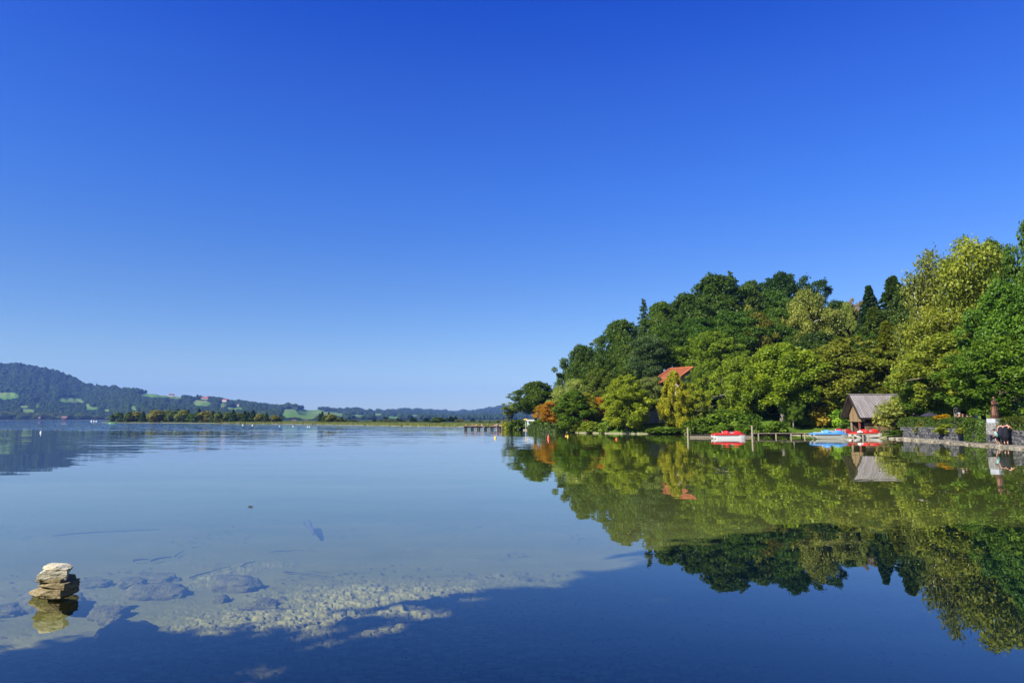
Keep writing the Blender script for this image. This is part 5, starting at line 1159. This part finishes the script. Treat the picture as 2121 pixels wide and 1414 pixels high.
def face(parent, h, r, d):
    "eyes, nose, mouth and ears on a head at h turned to direction d"
    d = Vector((d[0], d[1], 0)).normalized(); sd = Vector((-d.y, d.x, 0)); H = Vector(h)
    mb = MB(); mb.ell(H+d*r*1.0+Vector((0, 0, -.01)), (.014, .014, .02), 6, 4)
    for k in (-1, 1): mb.ell(H+sd*k*r*1.0, (.016, .016, .026), 6, 4)
    mb.build('nose_and_ears', SKIN, parent, True)
    mb = MB()
    for k in (-1, 1): mb.ell(H+d*r*.93+sd*k*.032+Vector((0, 0, .015)), (.010, .010, .007), 6, 4)
    mb.build('eyes', HAIRD, parent); mb = MB(); mb.ell(H+d*r*.93+Vector((0, 0, -.045)), (.02, .02, .006), 6, 4); mb.build('mouth', M('lips', (.35, .10, .09), .5), parent)
STAND = dict(pelvis=(0, 0, .92), waist=(0, 0, 1.08), chest=(0, 0, 1.30), neck=(0, 0, 1.46), head=(0, .01, 1.58), crown=(0, .01, 1.66), shoulderL=(-.18, 0, 1.37), elbowL=(-.24, -.02, 1.10), wristL=(-.24, .05, .86), handL=(-.24, .07, .78), shoulderR=(.18, 0, 1.37), elbowR=(.24, -.02, 1.10), wristR=(.24, .05, .86), handR=(.24, .07, .78),
             hipL=(-.09, 0, .88), kneeL=(-.10, .02, .48), ankleL=(-.10, 0, .08), toeL=(-.10, .13, .03), hipR=(.09, 0, .88), kneeR=(.10, .02, .48), ankleR=(.10, 0, .08), toeR=(.10, .13, .03))
def pose(**k): d = dict(STAND); d.update(k); return d
def wall_people():
    # walking away along the ledge, seen from behind: a bent woman leaning on the wall, another beside her, a child
    foot = lambda px, py, D: P(px, py, D)
    D = 49.2; zg = 0.19; Z = Vector((0, 0, zg))
    x = Xat(2080, D); r = thing('person', 'adult in a long black sleeveless dress leaning over the stone wall', 'person', (x, D, zg)); r.rotation_euler[2] = R(-62)
    J = pose(chest=(0, .20, 1.24), waist=(0, .08, 1.06), neck=(0, .32, 1.36), head=(-.02, .42, 1.43), crown=(-.02, .47, 1.49), shoulderL=(-.18, .22, 1.30), shoulderR=(.18, .22, 1.30), elbowL=(-.22, .42, 1.10), wristL=(-.16, .62, 1.08), handL=(-.14, .70, 1.08), elbowR=(.25, .44, 1.12), wristR=(.22, .66, 1.10), handR=(.20, .74, 1.09))
    body(r, J, 1.0, SKIN, True, 1.15); hair(r, (-.02, .44, 1.44), .095, HAIRD, .0, (0, -.5)); face(r, (-.02, .43, 1.42), .095, (0, 1))
    tube_part('dress', r, [(0, .0, .36), (0, .0, .60), (0, 0, .90), (0, .07, 1.06), (0, .17, 1.22), (0, .22, 1.33)], [(.25, .22), (.24, .21), (.21, .19), (.17, .15), (.19, .15), (.13, .11)], cloth('black', (.012, .013, .018)))
    D = 49.9; x = Xat(2069.5, D); r = thing('person', 'dark-haired adult in dark trousers bending down beside the one in the black dress', 'person', (x, D, zg)); r.rotation_euler[2] = R(-50)
    J = pose(chest=(0, .22, 1.20), waist=(0, .09, 1.04), neck=(0, .34, 1.32), head=(.02, .45, 1.38), crown=(.03, .51, 1.43), shoulderL=(-.17, .22, 1.27), shoulderR=(.17, .24, 1.26), elbowL=(-.22, .20, .98), wristL=(-.20, .28, .76), handL=(-.20, .31, .68), elbowR=(.23, .40, 1.04), wristR=(.14, .56, 1.0), handR=(.10, .62, 1.0))
    body(r, J, 1.0, SKIN, True); hair(r, (.02, .45, 1.40), .10, HAIRD, .22, (0, -.7)); face(r, (.02, .45, 1.37), .095, (0.1, 1))
    tube_part('tunic', r, [(0, 0, .48), (0, 0, .86), (0, .08, 1.04), (0, .18, 1.18), (0, .24, 1.29)], [(.20, .18), (.19, .17), (.16, .14), (.19, .14), (.12, .10)], cloth('navy', (.018, .018, .03)))
    for sx in (-1, 1): tube_part('trouser_leg', r, [(sx*.10, 0, .10), (sx*.10, .02, .48), (sx*.09, 0, .86)], [.065, .085, .105], cloth('black', (.012, .013, .018)))
    D = 49.9; x = Xat(2062, D); r = thing('person', 'child in a turquoise top and black shorts walking bent beside the wall', 'person', (x, D, zg)); r.rotation_euler[2] = R(60)
    J = pose(chest=(0, .10, 1.25), neck=(0, .16, 1.42), head=(0, .24, 1.53), crown=(0, .27, 1.61), shoulderL=(-.16, .10, 1.32), shoulderR=(.16, .10, 1.32), elbowL=(-.2, .06, 1.06), wristL=(-.17, .26, .92), handL=(-.15, .34, .90), elbowR=(.21, .06, 1.05), wristR=(.19, .24, .88), handR=(.18, .31, .84), kneeL=(-.10, .16, .50), ankleL=(-.10, -.02, .10), toeL=(-.10, .10, .05), kneeR=(.10, .02, .48), ankleR=(.10, -.24, .12), toeR=(.10, -.14, .03))
    body(r, J, .66, SKIN, True, .95); hair(r, (0, .16, 1.02), .085, HAIRD, .0, (0, -1)); face(r, (0, .165, 1.01), .085, (0, 1))
    k = .66; tube_part('top', r, [(0, .01*k, .86*k), (0, .03*k, 1.08*k), (0, .09*k, 1.26*k), (0, .12*k, 1.40*k)], [(.125, .10), (.115, .09), (.13, .09), (.07, .06)], cloth('turquoise', (.16, .52, .50)))
    tube_part('shorts', r, [(0, .02, .56*k), (0, .01, .80*k), (0, .01, .92*k)], [(.135, .10), (.135, .105), (.115, .095)], cloth('black', (.012, .013, .018)))
wall_people()
SIT = pose(pelvis=(0, 0, .50), waist=(0, 0, .66), chest=(0, .02, .88), neck=(0, .03, 1.04), head=(0, .05, 1.16), crown=(0, .05, 1.24), shoulderL=(-.18, .02, .95), shoulderR=(.18, .02, .95), elbowL=(-.23, .05, .70), wristL=(-.18, .26, .60), handL=(-.16, .33, .58), elbowR=(.23, .05, .70), wristR=(.18, .26, .60), handR=(.16, .33, .58),
           hipL=(-.09, .03, .48), kneeL=(-.10, .42, .48), ankleL=(-.10, .42, .08), toeL=(-.10, .55, .04), hipR=(.09, .03, .48), kneeR=(.10, .42, .48), ankleR=(.10, .42, .08), toeR=(.10, .55, .04))
def sitter(px, py, D, label, top, hc, rz, z=None, base=1.2, trousers=(.2, .2, .24)):
    x = Xat(px, D); zt = P(px, py, D).z; z0 = zt-1.26 if z is None else z
    r = thing('person', label, 'person', (x, D, z0), rz); body(r, SIT); hair(r, (0, .04, 1.17), .098, M('hair_'+hc[0], hc[1], .6)); face(r, (0, .05, 1.15), .095, (0, 1))
    tube_part('shirt', r, [(0, 0, .46), (0, 0, .66), (0, .02, .88), (0, .03, 1.0)], [(.17, .14), (.15, .125), (.185, .13), (.09, .08)], cloth(label.split()[3], top))
    mb = MB()
    for sx in (-1, 1): mb.tube([(sx*.09, .0, .49), (sx*.10, .43, .49), (sx*.10, .43, .1)], [.10, .082, .06], 8)
    mb.build('trousers', cloth('grey', trousers), r, True); return r
GREYH, BRWN = ('grey', (.30, .29, .28)), ('brown', (.16, .07, .03))
def bench(px, D, zs, w, label):
    r = thing('park_bench', label, 'bench', (Xat(px, D), D, zs-.45)); 
    mb = MB(); mb.box((0, 0, .43), (w, .42, .05)); mb.build('seat', M_DARKWOOD, r); mb = MB(); mb.box((0, -.22, .75), (w, .05, .36)); mb.build('backrest', M_DARKWOOD, r)
    for sx in (-1, 1): mb = MB(); mb.box((sx*(w/2-.12), 0, .1), (.07, .4, .62)); mb.build('leg', M_DARKWOOD, r)
BD = 60.0; zt = P(1987, 855, BD).z-1.26
r = sitter(1987, 855, BD, 'grey-haired person in dark green top sitting on the bench above the hedge', (.05, .08, .075), GREYH, R(200)); r2 = sitter(1994.5, 857.5, BD, 'brown-haired person in white top sitting on the bench above the hedge', (.55, .60, .70), BRWN, R(160)); r3 = sitter(2003, 858, BD, 'dark-haired person in blue top sitting on the bench above the hedge', (.05, .12, .32), ('black', (.015, .013, .012)), R(185))
bench(1994, BD+.05, zt+.46, 1.6, 'dark park bench above the hedge that three people sit on')
# people on the bathing pier
def pier_folk():
    k = PIERZ; sc_ = .62
    spec = [(966, 'sit', (.40, .16, .12), 'sunburnt sunbather sitting alone at the outer end of the pier', BRWN), (975, 'lie', (.20, .30, .60), 'sunbather lying on a blue towel near the outer end of the pier', BRWN), (979.5, 'sit', (.60, .35, .25), 'sunbather sitting beside the blue towel on the pier', GREYH), (987, 'sit', (.65, .28, .10), 'sunbather sitting in orange swimwear before the pier ladder', BRWN),
            (998, 'sit', (.70, .60, .55), 'pale sunbather sitting above the pier ladder', BRWN), (1020, 'lie', (.70, .25, .10), 'sunbather lying on an orange towel in the middle of the pier', BRWN), (1026, 'sit', (.30, .30, .65), 'sunbather sitting next to the orange towel on the pier', BRWN), (1036, 'sit', (.60, .25, .20), 'sunbather in red sitting over the board screen of the pier', BRWN), (1040.5, 'stand', (.70, .65, .62), 'bather standing upright on the pier above the board screen', BRWN), (1045.5, 'sit', (.65, .65, .70), 'sunbather in white sitting at the landward end of the pier', BRWN)]
    for i, (px, kind, col, lab, hc) in enumerate(spec):
        x = Xat(px, PD+.4); m = cloth('swim%d' % i, col)
        r = thing('person', lab, 'person', (x, PD+.3+.2*(i % 3), k), R(160+40*(i % 3)), 'bathers on the pier')
        if kind == 'sit':
            J = {n: (v[0], v[1], v[2]-.42) for n, v in SIT.items()}
            for s_ in 'LR': J['knee'+s_] = (J['knee'+s_][0], .40, .32); J['ankle'+s_] = (J['ankle'+s_][0], .62, .05); J['toe'+s_] = (J['toe'+s_][0], .74, .04)
            body(r, J, sc_); hair(r, (0, .04*sc_, .75*sc_), .065, M('hair_'+hc[0], hc[1], .6)); tube_part('swimwear', r, [(0, 0, .04*sc_), (0, 0, .24*sc_), (0, .01, .5*sc_)], [(.12, .10), (.105, .085), (.12, .09)], m)
        elif kind == 'lie':
            J = {n: (v[2]-.85, v[0], .14+v[1]*.8) for n, v in STAND.items()}; J = {n: (v[0], v[1], max(v[2], .06)) for n, v in J.items()}
            body(r, J, sc_); hair(r, (.73*sc_, 0, .15*sc_), .062, M('hair_'+hc[0], hc[1], .6)); r.rotation_euler[2] = R(8)
            mb = MB(); mb.box((0, 0, .012), (1.2, .46, .02)); tw = mb.build('towel', m, None, False, (x, PD+.3+.2*(i % 3), k)); tag(tw, lab.split(' lying on a')[1].lstrip('n ').split(' towel')[0]+' bathing towel spread under a sunbather on the pier', 'towel'); r.location.z += .025
        else:
            body(r, STAND, .68); hair(r, (0, .01, 1.09), .066, M('hair_'+hc[0], hc[1], .6)); tube_part('swimwear', r, [(0, 0, .56), (0, 0, .66), (0, 0, .74), (0, 0, .9)], [(.115, .09), (.11, .085), (.09, .075), (.11, .08)], m)
    D = PD-1.2; x = Xat(1029, D); r = thing('person', 'bather in a white hat and violet top standing in the water by the pier', 'person', (x, D, P(1029, 878.5, D).z-1.13), R(20)); body(r, STAND, .68); face(r, (0, .01, 1.075), .065, (0, -1))
    mb = MB(); mb.ell((0, .01, 1.11), (.085, .09, .07), 10, 6, -0.1); mb.loft([[(rr*math.cos(.6283*j), .01+rr*math.sin(.6283*j), z) for j in range(10)] for rr, z in ((.08, 1.115), (.13, 1.10), (.13, 1.105), (.08, 1.12))]); mb.build('hat', M_WHITE, r, True)
    tube_part('top', r, [(0, 0, .56), (0, 0, .74), (0, 0, .88), (0, 0, .97)], [(.12, .09), (.10, .08), (.125, .085), (.06, .05)], cloth('violet', (.28, .22, .50)))
pier_folk()
def statue():
    D = 51.9; BR = M('bronze', (.16, .075, .045), .45, .5, .35, 5, metal=.55); x = Xat(2061, D); zb = P(2061, 866, D).z; H = P(2061, 821, D).z-zb; k = H/1.72
    r = thing('statue', 'reddish brown bronze statue of a robed standing figure on a pale stone pedestal', 'statue', (x, D, zb), R(200))
    J = pose(elbowL=(-.25, .05, 1.08), wristL=(-.08, .22, 1.16), handL=(-.02, .24, 1.18), elbowR=(.25, .05, 1.08), wristR=(.08, .22, 1.18), handR=(.02, .25, 1.2)); body(r, J, k, BR, False, 1.0)
    mb = MB(); rings = []; n = 28
    for z, rx, ry, am in ((0, .31, .28, .035), (.3, .28, .25, .035), (.7, .22, .20, .03), (1.0, .18, .165, .02), (1.25, .215, .16, .012), (1.38, .19, .13, .006), (1.44, .08, .075, 0)):
        rings.append([((rx+am*math.cos(9*6.283*j/n+z*2))*math.cos(6.283*j/n)*k, (ry+am*math.cos(9*6.283*j/n+z*2))*math.sin(6.283*j/n)*k, z*k) for j in range(n)])
    mb.loft(rings); mb.build('robe', BR, r, True)
    for sx in (-1, 1): mb = MB(); mb.tube([(sx*.19*k, 0, 1.36*k), (sx*.25*k, .05*k, 1.08*k), (sx*.10*k, .22*k, 1.15*k)], [.075*k, .085*k, .095*k], 9); mb.build('sleeve', BR, r, True)
    mb = MB(); mb.ell((0, .0, 1.60*k), (.105*k, .115*k, .12*k), 12, 8); mb.build('hair', BR, r, True); face(r, (0, .01*k, 1.58*k), .09*k, (0, 1))
    for o in r.children: 
        if o.name.split('.')[0] in ('nose_and_ears', 'eyes', 'mouth'): o.data.materials.clear(); o.data.materials.append(BR)
    mb = MB(); mb.box((0, 0, .03), (.68, .62, .06)); mb.build('plinth', BR, r); 
    p = thing('pedestal', 'pale rough stone pedestal under the bronze statue, set into the wall', 'pedestal', (x, D, 1.0)); p.rotation_euler[2] = R(12); h = zb-.03-1.0
    mb = MB(); mb.box((0, 0, h-.17), (.80, .74, .34)); mb.build('cap', M('pale_stone', (.40, .42, .45), .8, .2, .12, 3), p); me = stone_mesh(77, (.90, .84, (h-.33)*1.3), .92, .03, 14, 0); me.materials.append(rock_mat('pedestal_stone', (.11, .11, .11), (.32, .31, .29), 5, .03)); o = link('shaft', me, p); o.location = (0, 0, (h-.36)/2-.06)
statue()
def rowboat():
    q = Wp(233, 876.8, 0); D = q.y; r = thing('rowing_boat', 'small green and white rowing boat with two people, off the wooded spit', 'boat', q, R(4)); s_ = 15/F*D/2
    mb = MB(); mb.loft([[(x*s_, w*s_*.32*math.cos(a), .06*s_+max(0, math.sin(a))*0-abs(math.cos(a*1))*0+z*s_*(0.2 if math.sin(a) > 0 else -.06)) for a in [6.283*j/12 for j in range(12)]] for x, w, z in ((-1, .55, 1.2), (-.6, .9, 1), (0, 1, 1), (.6, .75, 1.1), (1, .12, 1.5))]); mb.build('hull', boat_paint('green_hull', (.10, .40, .16)), r, True)
    mb = MB(); mb.box((.5*s_, 0, .24*s_), (.7*s_, .4*s_, .04*s_)); mb.build('bow_deck', M_WHITE, r); mb = MB()
    for sx in (-1, 1): mb.tube([(0, sx*.2*s_, .3*s_), (-.2*s_, sx*.9*s_, .02*s_)], .02*s_, 5)
    mb.build('oars', M_GREYW, r)
    for dx, lab, col in ((-.45, 'rower in a red-brown top in the green rowing boat', (.40, .12, .05)), (.35, 'passenger in a pale top in the green rowing boat', (.55, .45, .36))):
        p = thing('person', lab, 'person', (q.x+dx*s_, D, .10*s_-.3*s_*.45), R(90 if dx < 0 else -90)); body(p, SIT, s_*.45); tube_part('shirt', p, [(0, 0, .46*s_*.45), (0, 0, .66*s_*.45), (0, .02, .88*s_*.45), (0, .03, 1.0*s_*.45)], [(.17*s_*.45, .14*s_*.45), (.15*s_*.45, .13*s_*.45), (.19*s_*.45, .13*s_*.45), (.09*s_*.45, .08*s_*.45)], cloth('row%d' % int(dx*10), col)); hair(p, (0, .02, 1.17*s_*.45), .1*s_*.45, M('hair_brown', BRWN[1], .6))
rowboat()
def farm(px, py, w, h, D, wall, roofc, label, rz=0.2):
    c = P(px, py, D); k = D/F; w *= k; h *= k; r = thing('farmhouse', label, 'house', (c.x, D, c.z), rz); mb = MB(); mb.box((0, 0, h*.25), (w, w*.6, h*.9)); mb.build('wall', M('wall_'+label[:9].replace(' ', '_'), wall, .8), r)
    mb = MB(); mb.loft([[(x, -w*.36, h*.62), (x, 0, h*1.15), (x, w*.36, h*.62)] for x in (-w*.56, w*.56)]); mb.build('roof', M('roof_'+label[:9].replace(' ', '_'), roofc, .8), r)
    for sx in (-.28, 0, .28): mb = MB(); mb.box((sx*w, -w*.302, h*.3), (w*.1, .05*w*.1, h*.28)); mb.build('window', M_GLASS, r)
for a in [(355, 820, 9, 4, 2050, (.6, .57, .5), (.20, .08, .05), 'white farmhouse highest up on the far ridge', .2), (425, 826.5, 12, 4, 2050, (.45, .40, .33), (.42, .12, .06), 'long red-roofed farmhouse under the far ridge crest', .1), (466, 831, 9, 4, 2030, (.62, .58, .52), (.42, .10, .06), 'red and white farmhouse at the edge of a far meadow', -.2), (493, 840.5, 4, 3, 1900, (.65, .62, .58), (.30, .22, .18), 'tiny white barn on the far slope below the red farmhouses', .2),
          (134, 866.5, 10, 4, 1560, (.16, .08, .07), (.28, .14, .12), 'red-roofed boat shed on the most distant shore', 0), (82, 866.5, 4, 3, 1570, (.2, .15, .12), (.25, .12, .10), 'small reddish hut on the most distant shore', 0), (609, 873.5, 8, 3.5, 900, (.45, .2, .16), (.45, .14, .10), 'red-roofed house low behind the far spit', .1), (634, 874, 6, 3.5, 900, (.6, .5, .45), (.42, .18, .14), 'pinkish house low between the spit and the tree clump', -.1), (645, 874, 5, 3, 880, (.62, .55, .5), (.42, .16, .12), 'small house next to the pinkish one behind the reeds', 0),
          (957.5, 875.5, 5, 4, 900, (.62, .35, .3), (.5, .2, .16), 'pinkish house farther from the bathing pier', 0), (968.5, 877, 5, 5, 880, (.60, .30, .30), (.45, .16, .16), 'pinkish house right behind the outer pier end', .1)]: farm(*a)

# ------------------------------------------------------------------ the air between here and the hills
t = NT('haze'); vol = t.n('ShaderNodeVolumePrincipled', Color=(0.20, 0.40, 1.0, 1), Density=1.15e-4, Anisotropy=0.0)
t.t.links.new(vol.outputs[0], t.out.inputs[1])
mb = MB(); mb.box((0, 2900, 150), (13200, 8200, 330)); tag(mb.build('haze', t.m), kind='stuff')
